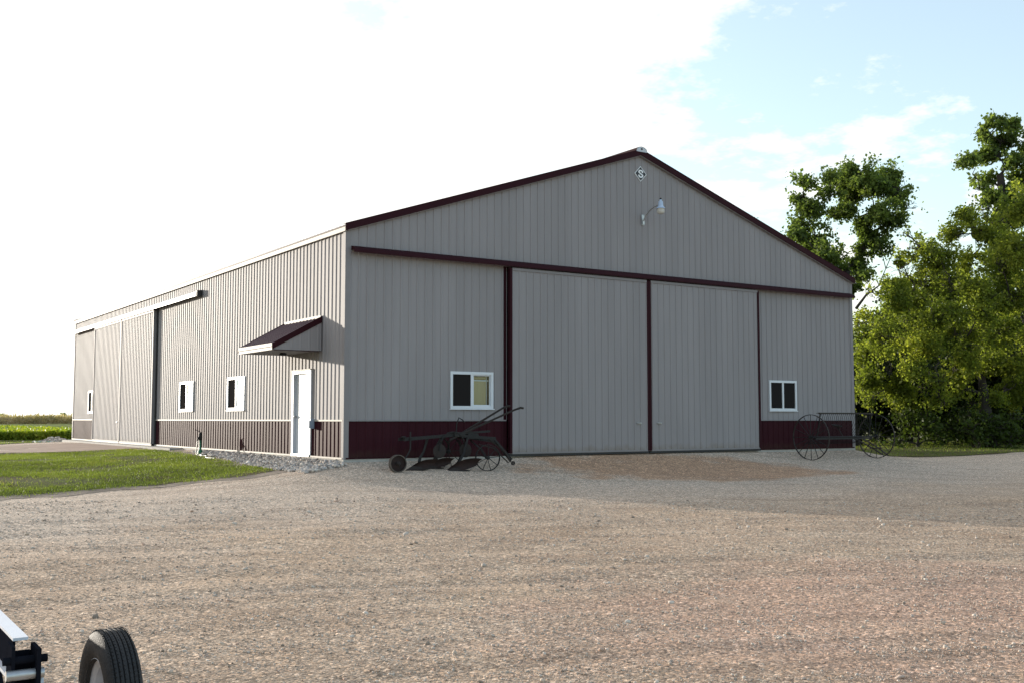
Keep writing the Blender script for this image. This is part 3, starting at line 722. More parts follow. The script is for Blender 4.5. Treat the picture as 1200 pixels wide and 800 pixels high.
# eave trim: pale fascia with dark drip edge
for xx, s_ in ((0, -1), (X1, 1)):
    x0, x1_ = sorted((xx+s_*.028, xx+s_*.075))
    MB().box((x0, -.09, HE-.10), (x1_, Y1+.09, HE+.005)).build('eave_trim', m_cream, barn)
    x0, x1_ = sorted((xx+s_*.03, xx+s_*.085))
    MB().box((x0, -.095, HE+.008), (x1_, Y1+.095, HE+.042)).build('drip_edge', m_maroon2, barn)
# ridge vent: low rounded cap, pale end plate
pr = [(-.20, -.07), (-.18, .01), (-.10, .06), (0, .08), (.10, .06), (.18, .01), (.20, -.07)]
vs = [(X1/2+a, yy, HR+.10+z) for yy in (-.15, Y1+.12) for a, z in pr]
MB().add(vs, [(i, i+1, 8+i, 7+i) for i in range(6)], True).build('ridge_cap', m_maroon2, barn)
pr2 = [(a*.97, z-.006) for a, z in pr]
vs = [(X1/2+a, yy, HR+.10+z) for yy in (-.145, -.135) for a, z in pr2]
ep = MB().add(vs, [tuple(range(7)), tuple(range(13, 6, -1))]+[(i, (i+1) % 7, 7+(i+1) % 7, 7+i) for i in range(7)]).build('ridge_end_plate', m_whitep, barn)
MB().lathe([(0, 0), (.03, 0), (.03, .01), (0, .012)], (X1/2, -.145, HR+.105), (0, -1, 0), 10).build('bolt', m_dark, ep)

# ------------------------------------------------------------------ emblem (white S on a black diamond)
sg = empty('emblem_sign', (9.19, -.03, 7.95), 'small black diamond sign with white border and white letter S below the gable peak', 'sign')
def ngon(mb, pts, y0, y1):
    n = len(pts); vs = [(x, y0, z) for x, z in pts]+[(x, y1, z) for x, z in pts]
    return mb.add(vs, [tuple(range(n)), tuple(range(2*n-1, n-1, -1))]+[(i, (i+1) % n, n+(i+1) % n, n+i) for i in range(n)])
dia = lambda s, t: [(0, -t), (s, 0), (0, t), (-s, 0)]
m_signw = mat('sign white', (.78, .80, .82), .5); m_signb = mat('sign black', (.012, .014, .022), .5)
o = ngon(MB(), dia(.225, .225), 0, .010).build('border', m_signw, sg)
o = ngon(MB(), dia(.196, .197), -.006, -.0005).build('face', m_signb, sg)
Spts = [(.115, .045), (.115, .115), (.05, .175), (-.055, .175), (-.115, .115), (-.115, .045), (.045, -.06), (.045, -.095), (.02, -.115), (-.02, -.115), (-.045, -.095), (-.045, -.05), (-.115, -.05), (-.115, -.115), (-.05, -.175), (.055, -.175), (.115, -.115), (.115, -.040), (-.045, .065), (-.045, .09), (-.02, .115), (.02, .115), (.045, .09), (.045, .045)]
ngon(MB(), [(a*.80, b*.66) for a, b in Spts], -.012, -.0065).build('letter', m_signw, sg)
# ------------------------------------------------------------------ yard lamp on curved arm
lp = empty('yard_lamp', (9.25, -.02, 6.62), 'dusk to dawn yard lamp on a thin curved arm high on the gable', 'wall lamp')
lp.rotation_euler = (0, 0, 0)
b = MB().box((-.05, -.03, -.16), (.05, -.0, .14)); b.box((-.035, -.06, -.14), (.035, -.031, -.02)); b.build('bracket', m_galv, lp)
arm = [Vector((.0, -.05, -.04)), Vector((.01, -.17, .12)), Vector((.02, -.33, .24)), Vector((.035, -.50, .30)), Vector((.045, -.68, .32))]
MB().tube(arm, .020, 8).build('arm', m_galv, lp)
hc = Vector((.05, -.74, .29)); m_lens = mat('ribbed clear lens', (.55, .53, .48), .15, spec=.8)
MB().lathe([(a*.66, b_*.66) for a, b_ in [(0, .27), (.045, .27), (.05, .25), (.055, .20), (.10, .19), (.11, .02), (.12, -.03), (.19, -.09), (.20, -.12), (.18, -.12), (0, -.11)]], hc, (0, 0, 1), 20).build('lamp_head', mat('lamp blue grey enamel', (.42, .52, .68), .35), lp)
MB().lathe([(0, .0), (.03, .0), (.03, .03), (.015, .05), (0, .05)], hc+Vector((0, 0, .18)), (0, 0, 1), 12).build('photocell', m_dark, lp)
b = MB(); pr = [(0, -.125)]+[(.17-.010*(i % 2)-(.015 if i > 7 else 0), -.125-.022*i) for i in range(10)]+[(.10, -.35), (0, -.355)]
b.lathe([(a*.66, c*.66) for a, c in pr], hc, (0, 0, 1), 20).build('lens', m_lens, lp)
# ------------------------------------------------------------------ small utilities
ob = empty('outlet_box', (-.03, 1.80, .68), 'small grey outlet box on the wall beside the white entry door', 'outlet box')
MB().box((-.10, -.08, 0), (0, .08, .24)).build('housing', mat('blue grey plastic', (.26, .33, .42), .5), ob)
MB().box((-.135, -.07, .02), (-.101, .07, .20)).build('cover', mat('grey plastic cover', (.33, .40, .48), .5), ob)
hy = empty('yard_hydrant', (-.62, 9.0, Hf(-.62, 9.0)), 'green frost proof water hydrant standing by the long wall', 'hydrant')
m_grn = mat('green paint', (.03, .16, .09), .5, var=.3)
MB().lathe([(0, 0), (.07, 0), (.07, .10), (.038, .14), (.038, .42), (0, .42)], (0, 0, 0), (0, 0, 1), 12).build('pipe', m_grn, hy)
b = MB().lathe([(0, .42), (.05, .42), (.06, .47), (.055, .60), (.03, .66), (0, .66)], (0, 0, 0), (0, 0, 1), 12); b.tube([(0, 0, .52), (-.08, -.05, .50), (-.11, -.07, .42)], .022, 8); b.build('head', m_iron, hy)
MB().bar((.03, 0, .64), (-.10, .14, .74), .03, .012).bar((.03, 0, .60), (.03, 0, .68), .02).build('lever', m_iron, hy)
hp = [(-.73, 8.92), (-.82, 8.7), (-.78, 8.3), (-.95, 7.9), (-.9, 7.5), (-1.1, 6.9), (-1.05, 6.3)]
def hose(name, pts, r, m, label, z0=None):
    P = [Vector((x, y, Hf(x, y)+.03)) for x, y in pts]
    if z0: P[0].z = P[0].z+z0
    Q = []
    for i in range(len(P)-1):
        a, b_, c, d = P[max(i-1, 0)], P[i], P[i+1], P[min(i+2, len(P)-1)]
        for t in (0, .25, .5, .75): Q.append(.5*((2*b_)+(c-a)*t+(2*a-5*b_+4*c-d)*t*t+(3*b_-a-3*c+d)*t**3))
    Q.append(P[-1]); return tag(MB().tube(Q, r, 7).build(name, m), label, 'hose')
m_hose = mat('dark green hose', (.02, .07, .05), .5)
hose('garden_hose', hp, .016, m_hose, 'dark garden hose trailing from the yard hydrant over river rock', .38)
hose('coiled_hose', [(-.35+.6*math.cos(t*.75)*(1-.03*t), 34.9+.6*math.sin(t*.75)*(1-.03*t)) for t in range(18)], .04, mat('teal hose', (.03, .22, .20), .5), 'teal hose lying coiled by the rock pile at the far corner')
gb = empty('utility_box', (-6.3, 42.2, Hf(-6.3, 42.2)), 'small green utility box at the edge of the bean field', 'utility box')
MB().box((-.25, -.2, 0), (.25, .2, .42)).build('cabinet', m_grn, gb); MB().box((-.27, -.22, .421), (.27, .22, .47)).build('lid', m_grn, gb)

# ------------------------------------------------------------------ old plow
def wheel(parent, c, axis, r, w, hub, spokes, m, tread=.012, ms=None, dish=False, rim_name='rim', name='wheel'):
    c = Vector(c); ax = Vector(axis).normalized(); u = ax.orthogonal().normalized(); v = ax.cross(u)
    b = MB(); b.lathe([(hub*.5, -w*.8), (hub, -w*.6), (hub, w*.6), (hub*.5, w*.8)], c, ax, 14, True)
    b.lathe([(0, -w*.95), (hub*.45, -w*.9), (hub*.45, w*.9), (0, w*.95)], c, ax, 10)
    o = link(name, b.me(), parent, m)
    MB().lathe([(r-tread, -w/2), (r, -w/2), (r, w/2), (r-tread, w/2)], c, ax, 40, True).build(rim_name, ms or m, o)
    if dish: MB().lathe([(hub*.9, -.012), (r-tread*.8, -.004), (r-tread*.8, .004), (hub*.9, .002)], c, ax, 32, True).build('disc', m_rustb, o)
    else:
        for k in range(spokes):
            t = 2*math.pi*k/spokes; e = u*math.cos(t)+v*math.sin(t)
            MB().tube([c+e*hub*.9+ax*w*.3*(1 if k % 2 else -1), c+e*(r-tread)], .009 if r < .5 else .010, 6).build('spoke', m, o)
    return o
PY = -1.1
gz = Hf(2.4, PY)
pw = empty('plow', (0, 0, 0), 'rusty antique horse drawn gang plow parked along the maroon wainscot', 'plow')
zf = Hf(.83, PY-.1)
wheel(pw, (.83, PY-.05, zf+.205), (.12, 1, 0), .205, .13, .05, 0, m_rust, .02, m_grease, dish=True)
zr = Hf(3.17, PY-.25)
wheel(pw, (3.17, PY-.25, zr+.32), (.16, 1, 0), .32, .055, .045, 9, m_iron, .014)
zb = Hf(2.4, PY+.3)
wheel(pw, (2.46, PY+.42, zb+.38), (-.1, 1, 0), .39, .06, .05, 9, m_iron, .014)
b = MB()   # beams
b.bar((1.02, PY, .44), (2.3, PY, .53), .05, .07); b.bar((2.3, PY, .53), (3.55, PY, .44), .05, .07)
b.bar((1.02, PY+.28, .44), (2.5, PY+.30, .52), .05, .07); b.bar((2.5, PY+.3, .52), (3.75, PY+.28, .36), .05, .07)
for x in (1.08, 1.7, 2.6, 3.2): b.bar((x, PY-.02, .47), (x+.06, PY+.32, .47), .05, .035)
b.bar((1.0, PY-.06, .50), (1.14, PY+.34, .50), .06, .03); b.bar((3.5, PY, .44), (3.99, PY-.05, -.08), .045, .05); b.bar((3.72, PY+.26, .36), (4.0, PY+.0, -.12), .045, .05)
b.build('beam', m_iron, pw)
MB().tube([(1.16, PY-.05, .62), (1.16, PY-.05, .22), (1.10, PY-.05, .10), (.96, PY-.05, zf+.23), (.84, PY-.05, zf+.21)], .018, 8).build('front_axle', m_iron, pw)
MB().tube([(2.95, PY+.2, .40), (3.05, PY-.1, .20), (3.17, PY-.16, zr+.32), (3.17, PY-.30, zr+.32)], .02, 8).build('rear_axle', m_iron, pw)
MB().tube([(2.2, PY+.2, .48), (2.4, PY+.32, .3), (2.46, PY+.46, zb+.38)], .02, 8).build('side_axle', m_iron, pw)
def moldboard(x, y, z, k_):
    n, k = 13, 7; vs = []
    bot = [(-.40, .0), (-.12, -.01), (.12, .02), (.34, .15)]; top = [(-.40, .03), (-.20, .27), (.06, .41), (.40, .33)]
    def bez(p, t): a, b, c, d = [Vector(q) for q in p]; u = 1-t; return a*u**3+b*3*u*u*t+c*3*u*t*t+d*t**3
    for i in range(n):
        t = i/(n-1); p, q = bez(bot, t), bez(top, t)
        for j in range(k):
            w = j/(k-1); c = p.lerp(q, w); vs.append((x+c.x*k_, y-.22*t+.10*w-.26*w*w*t+.07*math.sin(w*3)*(1-t), z+c.y*k_))
    fs = [(i*k+j, (i+1)*k+j, (i+1)*k+j+1, i*k+j+1) for i in range(n-1) for j in range(k-1)]
    b = MB(); b.add(vs, fs, True); b.add([(a, c+.012, d) for a, c, d in vs], [f[::-1] for f in fs], True)
    mo = b.build('moldboard', m_rustb, pw)
    MB().add([(x-.44, y, z-.03), (x-.02, y-.09, z-.04), (x+.16, y-.15, z+.0), (x-.24, y+.0, z+.07), (x-.44, y+.03, z-.03), (x+.16, y-.11, z-.01), (x-.02, y-.05, z-.055)], [(0, 1, 2, 3), (0, 4, 6, 1), (1, 6, 5, 2), (0, 3, 4)]).build('share', m_rust, mo)
    MB().tube([(x-.06, y+.05, z+.06), (x-.02, y+.06, z+.25), (x+.08, y+.06, z+.40), (x+.18, y+.05, .48)], [.04, .035, .03, .035], 6).build('standard', m_iron, mo)
    return mo
moldboard(1.55, PY+.10, gz+.05, .66); moldboard(2.55, PY-.08, gz-.01, .85)
moldboard(2.05, PY+.26, gz+.05, .7)
# rolling coulter discs
for x, y in ((1.98, PY+.02), (2.75, PY+.1)):
    cz = .16; b = MB().lathe([(0, -.012), (.14, -.006), (.17, 0), (.14, .006), (0, .012)], (x, y, cz), (.06, 1, 0), 26)
    co_ = b.build('coulter', m_rust, pw)
    MB().bar((x-.03, y-.03, cz), (x+.03, y-.03, .5), .03, .012).bar((x-.03, y+.03, cz), (x+.03, y+.03, .5), .03, .012).build('coulter_arm', m_iron, co_)
for (a, c, y) in (((2.24, .42), (4.29, 1.20), PY-.02), ((2.36, .36), (4.09, 1.245), PY+.28)):
    b = MB(); d = (c[0]-a[0], c[1]-a[1])
    P = [(a[0], y, a[1]), (a[0]+d[0]*.4, y, a[1]+d[1]*.42), (a[0]+d[0]*.9, y-.02, a[1]+d[1]*.93), (c[0]-.02, y-.02, c[1]), (c[0]+.06, y-.02, c[1]-.01)]
    b.tube(P, [.028, .027, .025, .030, .028], 7).bar((a[0]+.3, y+.02, a[1]+.14), (a[0]+.42, y+.02, a[1]-.1), .04, .012); b.build('handle', m_rust, pw)
b = MB().tube([(2.48, PY+.1, .45), (2.50, PY+.1, .80), (2.56, PY+.1, .95), (2.66, PY+.1, .90), (2.72, PY+.1, .84)], .014, 6); b.build('depth_lever', m_iron, pw)
# toothed quadrant arcs
for x, y in ((2.30, PY-.06), (2.95, PY+.2)):
    pts = [(x+.33*math.cos(t), y, .28+.33*math.sin(t)) for t in [R(20+14*i) for i in range(11)]]
    MB().tube(pts, .014, 6).build('quadrant', m_iron, pw)
b = MB(); b.tube([(2.9, PY+.1, .50), (3.3, PY+.05, .46), (3.62, PY, .26), (3.8, PY-.05, .10), (3.95, PY-.06, -.14)], .022, 6); b.tube([(3.1, PY+.05, .30), (3.5, PY, .20), (3.9, PY-.05, -.16)], .016, 6)
b.lathe([(.02, -.02), (.05, -.02), (.05, .02), (.02, .02)], (4.03, PY-.06, -.17), (0, 1, 0), 14, True); b.build('drawbar', m_rust, pw)
b = MB().box((2.35, PY-.06, .50), (2.65, PY+.30, .60)).box((2.75, PY-.02, .44), (3.05, PY+.25, .56)).bar((2.2, PY, .55), (3.4, PY+.02, .62), .03, .05); b.build('frame_casting', m_iron, pw)

# ------------------------------------------------------------------ dump rake
rk = empty('dump_rake', (0, 0, 0), 'antique dump rake with two tall spoked iron wheels at the right corner of the barn', 'hay rake')
RY = -1.25; RX0, RX1 = 14.78, 17.82; rr_ = .69
z1_, z2_ = Hf(RX0, RY), Hf(RX1, RY)
for X_, zz_ in ((RX0, z1_), (RX1, z2_)):
    wheel(rk, (X_, RY, zz_+rr_), (1, .02, 0), rr_, .05, .06, 16, m_iron, .016, m_rust)
az = (z1_+z2_)/2+rr_
MB().tube([(RX0-.1, RY, z1_+rr_), (RX1+.1, RY, z2_+rr_)], .022, 8).build('axle', m_iron, rk)
bz = 1.09
MB().bar((RX0+.25, RY-.12, bz), (RX1-.3, RY-.12, bz), .06, .045).build('tine_bar', m_rust, rk)
MB().bar((RX0+.2, RY+.02, az-.05), (RX1-.2, RY+.02, az-.05), .07, .05).bar((RX0+.3, RY-.12, bz), (RX0+.3, RY+.02, az), .03).bar((RX1-.35, RY-.12, bz), (RX1-.35, RY+.02, az), .03).build('frame', m_iron, rk)
for i in range(26):
    X_ = RX0+.34+i*(RX1-RX0-.75)/25; P = []
    gzz = Hf(X_, RY)
    for k in range(11):
        t = k/10; an = R(100-250*t*.78); P.append((X_, RY+.30+.46*math.cos(R(120)+an*0+t*3.4)*1.0, bz-.46+.46*math.sin(R(120)-0+0)*0+.48*math.sin(R(75)+t*3.5)))
    MB().tube(P, .0075, 5).build('tine', m_iron, rk)
def gpt(px, py, z):
    d = (fwd+rgt*((px-600)/FPX)+upv*((400-py)/FPX)); return CAM+d*((z-CAM.z)/d.z)
t0_, t1_ = at(1001, 511, 34.2), gpt(1040, 534.5, -.42); t2_ = t0_.lerp(t1_, .62)+Vector((0, 0, .05))
sd = (t1_-t0_).cross(Vector((0, 0, 1))).normalized()
b = MB()
for q in (-1, 1): b.tube([t0_+sd*.14*q, t0_.lerp(t1_, .3)+sd*.12*q+Vector((0, 0, .04)), t2_+sd*.10*q, t1_+sd*.075*q], .026, 7)
b.tube([t1_-sd*.075, t1_+(t1_-t0_).normalized()*.08, t1_+sd*.075], .022, 6)
b.tube([t2_-sd*.2, t2_+sd*.2], .022, 6).tube([t0_-sd*.22, t0_+sd*.22], .024, 6).tube([t0_, Vector((t0_.x-.1, RY, az-.05))], .03, 6); b.build('tongue', m_rust, rk)
b = MB().bar((16.3, RY+.05, az), (16.3, RY+.25, az+.30), .04, .012); b.lathe([(0, 0), (.12, .01), (.17, .05), (.165, .06), (.11, .02), (0, .012)], (16.3, RY+.28, az+.30), (0, -.2, 1), 16); b.build('seat', m_rust, rk)

# ------------------------------------------------------------------ implement trailer in the near left corner
tl = empty('implement_trailer', (-9.6, -18.2, Hf(-9.6, -18.2)), 'white beamed implement trailer with black tyre cut off by the lower left corner', 'trailer')
m_tyre = mat('black tyre rubber', (.018, .018, .020), .75, var=.4, vscale=25, bump=.3, bscale=120)
def dusty(m_):
    nt = m_.node_tree; return m_
m_rimp = mat('pale grey rim', (.50, .51, .56), .45, var=.15, vscale=9)
m_beam = mat('pale grey enamel beam', (.62, .66, .74), .3, var=.08, vscale=4)
m_blk = mat('black gloss enamel', (.010, .011, .016), .8, spec=0, var=.2, vscale=10)
WR, WW = .335, .155
gzw = -.0
wc = Vector((.10, .0, WR-.012)); wax = Vector((-1, -.02, 0))      # relative to the trailer origin; rim faces -X
t = MB(); prof = []
hw = WW/2
prof = [(.195, -hw*.62), (.205, -hw*.80), (.235, -hw*1.0), (.27, -hw*1.05), (.305, -hw*.95)]
gro = [-.66, -.40, -.14, .14, .40, .66]
prof.append((WR-.010, -hw*.80))
x0 = -.80
for g_ in gro:
    cr_ = WR-.010*abs(g_)**1.5
    prof += [(cr_, hw*(g_-.045)-0), (cr_-.009, hw*(g_-.035)), (cr_-.009, hw*(g_+.035)), (cr_, hw*(g_+.045))]
prof.append((WR-.010, hw*.80))
prof += [(.305, hw*.95), (.27, hw*1.05), (.235, hw*1.0), (.205, hw*.80), (.195, hw*.62)]
t.lathe(prof, wc, wax, 72)
tyre = None
wh = empty('wheel', (0, 0, 0), None, None); wh.parent = tl
o = t.build('tyre', m_tyre, wh)
b = MB().lathe([(.206, hw*.84), (.214, hw*.78), (.196, hw*.55), (.172, hw*.35), (.165, -hw*.1), (.12, hw*.05), (.075, hw*.30), (.06, hw*.32), (.0, hw*.32)], wc, wax, 40)
b.lathe([(.206, -hw*.80), (.196, -hw*.55), (.150, -hw*.25), (.12, -hw*.1), (0, -hw*.1)], wc, wax, 40)
o = b.build('rim', m_rimp, wh)
b = MB().lathe([(0, hw*.9), (.03, hw*.9), (.035, hw*.3)], wc, wax, 16)
for k in range(5):
    a = 2*math.pi*k/5; b.lathe([(0, hw*.55), (.012, hw*.55), (.012, hw*.3)], wc+Vector((0, .055*math.cos(a), .055*math.sin(a))), wax, 6)
b.build('hub', m_galv, wh)
# sipes: small cross cuts on the tread shoulders
b = MB()
for k in range(96):
    a = 2*math.pi*k/96
    for g_ in (-.52, -.27, .0, .27, .52, -.74, .74):
        e = Vector((0, math.cos(a+g_*.05), math.sin(a+g_*.05))); p = wc+e*(WR-.0015)+wax*hw*g_*1.0
        b.bar(p-e*.004+wax*hw*.04, p+e*.0022-wax*hw*.04+Vector((0, -e.z, e.y))*.004, .004, .004)
o = b.build('tread_block', m_tyre, wh); o['kind'] = 'stuff'
MB().tube([wc+Vector((-.0, 0, 0)), wc+Vector((-.85, 0, 0))], .028, 10).build('axle', m_blk, tl)
oz = Hf(-9.6, -18.2)
bx0, bx1 = -9.975, -9.915; bt = .0            # world x of the beam, top height
def W(p): return (p[0]+9.6, p[1]+18.2, p[2]-oz)
b = MB().box(W((bx0, -18.52, bt-.012)), W((bx1, -15.2, bt))).box(W((bx0-.02, -18.50, bt-.165)), W((bx1, -15.2, bt-.15))); b.build('beam_flange', m_beam, tl)
MB().box(W((bx0+.003, -18.5, bt-.149)), W((bx0+.013, -15.2, bt-.013))).build('beam_web', m_blk, tl)
bx0 -= .025; bx1 += .02
b = MB().box(W((bx0-.0, -18.66, bt-.26)), W((bx0+.014, -18.53, bt-.01))).box(W((bx1-.014, -18.70, bt-.30)), W((bx1+.002, -18.54, bt-.02)))
b.box(W((bx0+.015, -18.55, bt-.24)), W((bx1-.015, -18.53, bt-.05))); b.tube([W((bx0-.03, -18.64, bt-.07)), W((bx1+.035, -18.64, bt-.07))], .017, 10); b.build('bracket', m_blk, tl)
MB().tube([W((bx0-.02, -18.66, bt-.125)), W((bx1+.02, -18.66, bt-.125))], .022, 10).lathe([(0, 0), (.03, 0), (.03, .02), (0, .02)], W((bx1+.003, -18.62, bt-.17)), (1, 0, 0), 8).build('pin', m_galv, tl)
b = MB().tube([W((bx0+.03, -18.66, bt-.20)), W((bx0+.06, -18.72, bt-.23)), W((bx1-.02, -18.70, bt-.26)), W((bx0+.05, -18.66, bt-.30))], .010, 6); b.build('clip', m_beam, tl)
b = MB().bar(W((-9.98, -17.9, bt-.2)), W((-9.98, -18.2, -.40)), .08).bar(W((-9.98, -15.6, bt-.2)), W((-9.98, -15.6, -.62)), .08).box(W((-11.6, -16.6, bt-.19)), W((bx0, -16.48, bt-.05))).box(W((-11.6, -18.2, -.44)), W((-10.1, -18.1, -.36))); b.build('frame', m_blk, tl)

# ------------------------------------------------------------------ trees
def grow(name, label, base, trunk, blobs, lm, seed, leaf=.15, nleaf=26000, r0=.4, group=None, parent_r=.6, clump=.5, bare=(), cat='tree', gaps=0):
    rg = random.Random(seed); ng = np.random.default_rng(seed)
    root = empty(name, base, label, cat, group); base = Vector(base)
    b = MB(); nodes = []      # (pos, radius)
    def path(a, c, ra, rc, k, wig, sag=0):
        P = []; L = (c-a).length
        for i in range(k+1):
            t = i/k; p = a.lerp(c, t)+Vector((0, 0, sag*L*math.sin(math.pi*t)))
            if 0 < i < k: p += Vector((rg.gauss(0, wig), rg.gauss(0, wig), rg.gauss(0, wig*.6)))*L
            P.append(p)
        return P, [ra+(rc-ra)*(i/k)**.8 for i in range(k+1)]
    tr = [Vector(t) for t in trunk]
    rs = [r0*(1.2 if i == 0 else 1-.55*i/(len(tr)-1)) for i in range(len(tr))]
    b.tube([t-base for t in tr], rs, 10)
    for i in range(1, len(tr)): 
        for t in (0, .5): nodes.append((tr[i-1].lerp(tr[i], t), rs[i]))
    nodes.append((tr[-1], rs[-1])); nodes = nodes[max(0, len(nodes)//3):]
    C = []; tot = sum(bl[1]**2 for bl in blobs)
    for c, rad in sorted(blobs, key=lambda q: (Vector(q[0])-tr[-1]).length):
        c = Vector(c)
        best = min(nodes, key=lambda q: (q[0]-c).length*(1+1.2*max(0, (q[0].z-c.z+.3)/(1+(q[0]-c).length)))) 
        ra = max(.035, min(best[1]*.72, .05+.055*rad+.012*(best[0]-c).length))
        P, rr2 = path(best[0], c, ra, ra*.45, 6, .045, .06)
        b.tube([p-base for p in P], rr2, 7, cap=False)
        for p, q in zip(P[1:], rr2[1:]): nodes.append((p, q))
        nb_ = int(7+rad*5)
        ends = []
        for j in range(nb_):
            d = Vector((rg.gauss(0, 1), rg.gauss(0, 1), rg.gauss(0, .8))).normalized()*rad*rg.uniform(.45, 1.0)
            e = c+Vector((d.x, d.y, d.z*.85)); s = P[rg.choice((3, 4, 5, 6))]
            Q, q2 = path(s, e, ra*.35, .012, 4, .07, .05)
            b.tube([p-base for p in Q], q2, 5, cap=False)
            for p in (Q[2], Q[3], Q[4]): ends.append(p)
            for _ in range(2):
                t_ = e+Vector((rg.gauss(0, 1), rg.gauss(0, 1), rg.gauss(0, 1)))*rad*.28
                b.tube([Q[3]-base, (Q[3]+t_)/2+Vector((0, 0, .05))-base, t_-base], [.014, .01, .006], 4, cap=False); ends.append(t_)
        nl = int(nleaf*rad**2/tot); E_ = np.array([tuple(p) for p in ends]); 
        pk = ng.integers(0, len(E_), nl)
        L_ = (E_[pk]+np.clip(ng.normal(0, 1, (nl, 3)), -1.7, 1.7)*np.array([1, 1, .7])*clump*.42*(.5+.5*min(1, rad)))
        C.append(L_)
    for pts in bare: 
        p = [Vector(q) for q in pts]; b.tube([q-base for q in p], [.07-.055*i/(len(p)-1) for i in range(len(p))], 6)
        for i in range(1, len(p)):
            for _ in range(3):
                e = p[i]+Vector((rg.gauss(0, .5), rg.gauss(0, .5), abs(rg.gauss(0, .7)))); b.tube([p[i]-base, (p[i]+e)/2-base+Vector((0, 0, .1)), e-base], [.02, .014, .006], 4)
    b.build('trunk', m_bark, root)
    P = np.concatenate(C)
    if gaps:      # foliage hangs in sprays with air between them
        q = np.array([mnoise.noise(Vector(p)*1.15)+.5*mnoise.noise(Vector(p)*2.7) for p in P]); P = P[q > np.quantile(q, gaps)]
    P = P-np.array(tuple(base)); V, F = leaves(P, leaf, ng, .35, aspect=.75)
    o = link('crown', npmesh(V, F), root, lm)
    return root
def B(D, *l, jit=1.2, seed=1):         # crown masses read off the photograph: (px, py, radius in px)
    rg = random.Random(seed); out = []
    for px, py, r in l: dd = D+rg.uniform(-jit, jit); out.append((at(px, py, dd), 1.12*r/FPX*dd))
    return out
GT = 'trees at the right edge of the yard'
DA = 50
bA = at(996, 500, DA); bA.z = Hf(bA.x, bA.y)-.1
trunkA = [bA, at(990, 430, DA), at(986, 370, DA), at(994, 318, DA)]
grow('cottonwood_tree', 'tall dark green cottonwood rising behind the right end of the barn roof', bA, trunkA,
     B(DA, (943, 214, 10), (938, 232, 9), (952, 240, 13), (948, 262, 12), (957, 282, 13), (932, 276, 7), (966, 300, 12), (985, 212, 13), (974, 226, 10), (1003, 207, 15), (1000, 228, 11), (1024, 218, 14), (1045, 206, 12), (1052, 226, 13), (1066, 243, 9), (1031, 246, 13), (1048, 262, 10), (1022, 275, 11), (1036, 290, 8), (1008, 292, 9), (978, 318, 11), (1012, 322, 8), (998, 338, 9), (954, 302, 8), (928, 270, 4), (968, 206, 7), (1012, 262, 8), (990, 246, 9), (972, 250, 8), (1000, 310, 9), (978, 290, 7), seed=3),
     m_leafA, 21, leaf=.135, nleaf=66000, r0=.36, clump=.66, gaps=.40)
DC = 60
bC = at(1186, 500, DC); bC.z = Hf(bC.x, bC.y)-.1
grow('tall_tree', 'tallest tree with open dark crown reaching highest at the right edge', bC, [bC, at(1184, 380, DC), at(1178, 290, DC), at(1176, 235, DC), at(1172, 205, DC)],
     B(DC, (1167, 142, 8), (1160, 158, 9), (1178, 162, 10), (1188, 146, 7), (1168, 180, 10), (1150, 185, 8), (1138, 190, 7), (1186, 190, 9), (1198, 176, 10), (1202, 205, 12), (1152, 212, 8), (1160, 232, 9), (1190, 228, 10), (1148, 222, 5), (1210, 160, 10), (1215, 190, 12), (1130, 193, 4), (1176, 250, 10), (1200, 255, 14), (1180, 290, 16), (1205, 300, 18), seed=5),
     m_leafA, 31, leaf=.18, nleaf=40000, r0=.42, clump=.75, gaps=.45)
DB = 47
bB = at(1157, 518, DB); bB.z = Hf(bB.x, bB.y)-.1
grow('maple_tree', 'broad yellow green maple with low spreading limbs and thick trunk at the right', bB, [bB, at(1156, 490, DB), at(1153, 462, DB), at(1150, 440, DB)],
     B(DB, (1120, 425, 16), (1090, 400, 20), (1060, 385, 20), (1035, 395, 18), (1020, 420, 18), (1015, 375, 12), (1040, 352, 16), (1075, 350, 20), (1105, 365, 20), (1058, 310, 13), (1078, 290, 15), (1062, 275, 8), (1100, 300, 16), (1085, 325, 16), (1050, 335, 10), (1112, 330, 14), (1122, 275, 13), (1132, 255, 11), (1150, 275, 16), (1158, 248, 12), (1180, 262, 16), (1195, 240, 15), (1140, 310, 18), (1172, 305, 20), (1198, 290, 18), (1150, 350, 20), (1182, 345, 20), (1205, 340, 18), (1135, 392, 18), (1168, 390, 20), (1198, 385, 18), (1185, 425, 15), (1150, 425, 12), (1100, 440, 12), (1072, 430, 14), (1045, 435, 13), (1030, 455, 12), (1012, 448, 12), (1052, 458, 12), (1078, 452, 12), (1125, 455, 12), (1100, 470, 10), (1185, 452, 14), (1060, 472, 9), (1020, 468, 9), (1140, 474, 10), (1168, 468, 10), (1200, 470, 12), (1210, 220, 14), (1225, 270, 20), (1235, 330, 22), (1230, 390, 22), (1250, 300, 22), (1215, 425, 14), jit=2.6, seed=7),
     m_leafB, 41, leaf=.112, nleaf=250000, r0=.33, clump=.85, gaps=.62, bare=[[at(1003, 362, 49), at(1015, 346, 49), at(1030, 335, 48.5), at(1038, 315, 48)], [at(1080, 440, 46), at(1078, 420, 46), at(1074, 400, 46)]])
DD = 56
bD = at(1062, 510, DD); bD.z = Hf(bD.x, bD.y)-.1
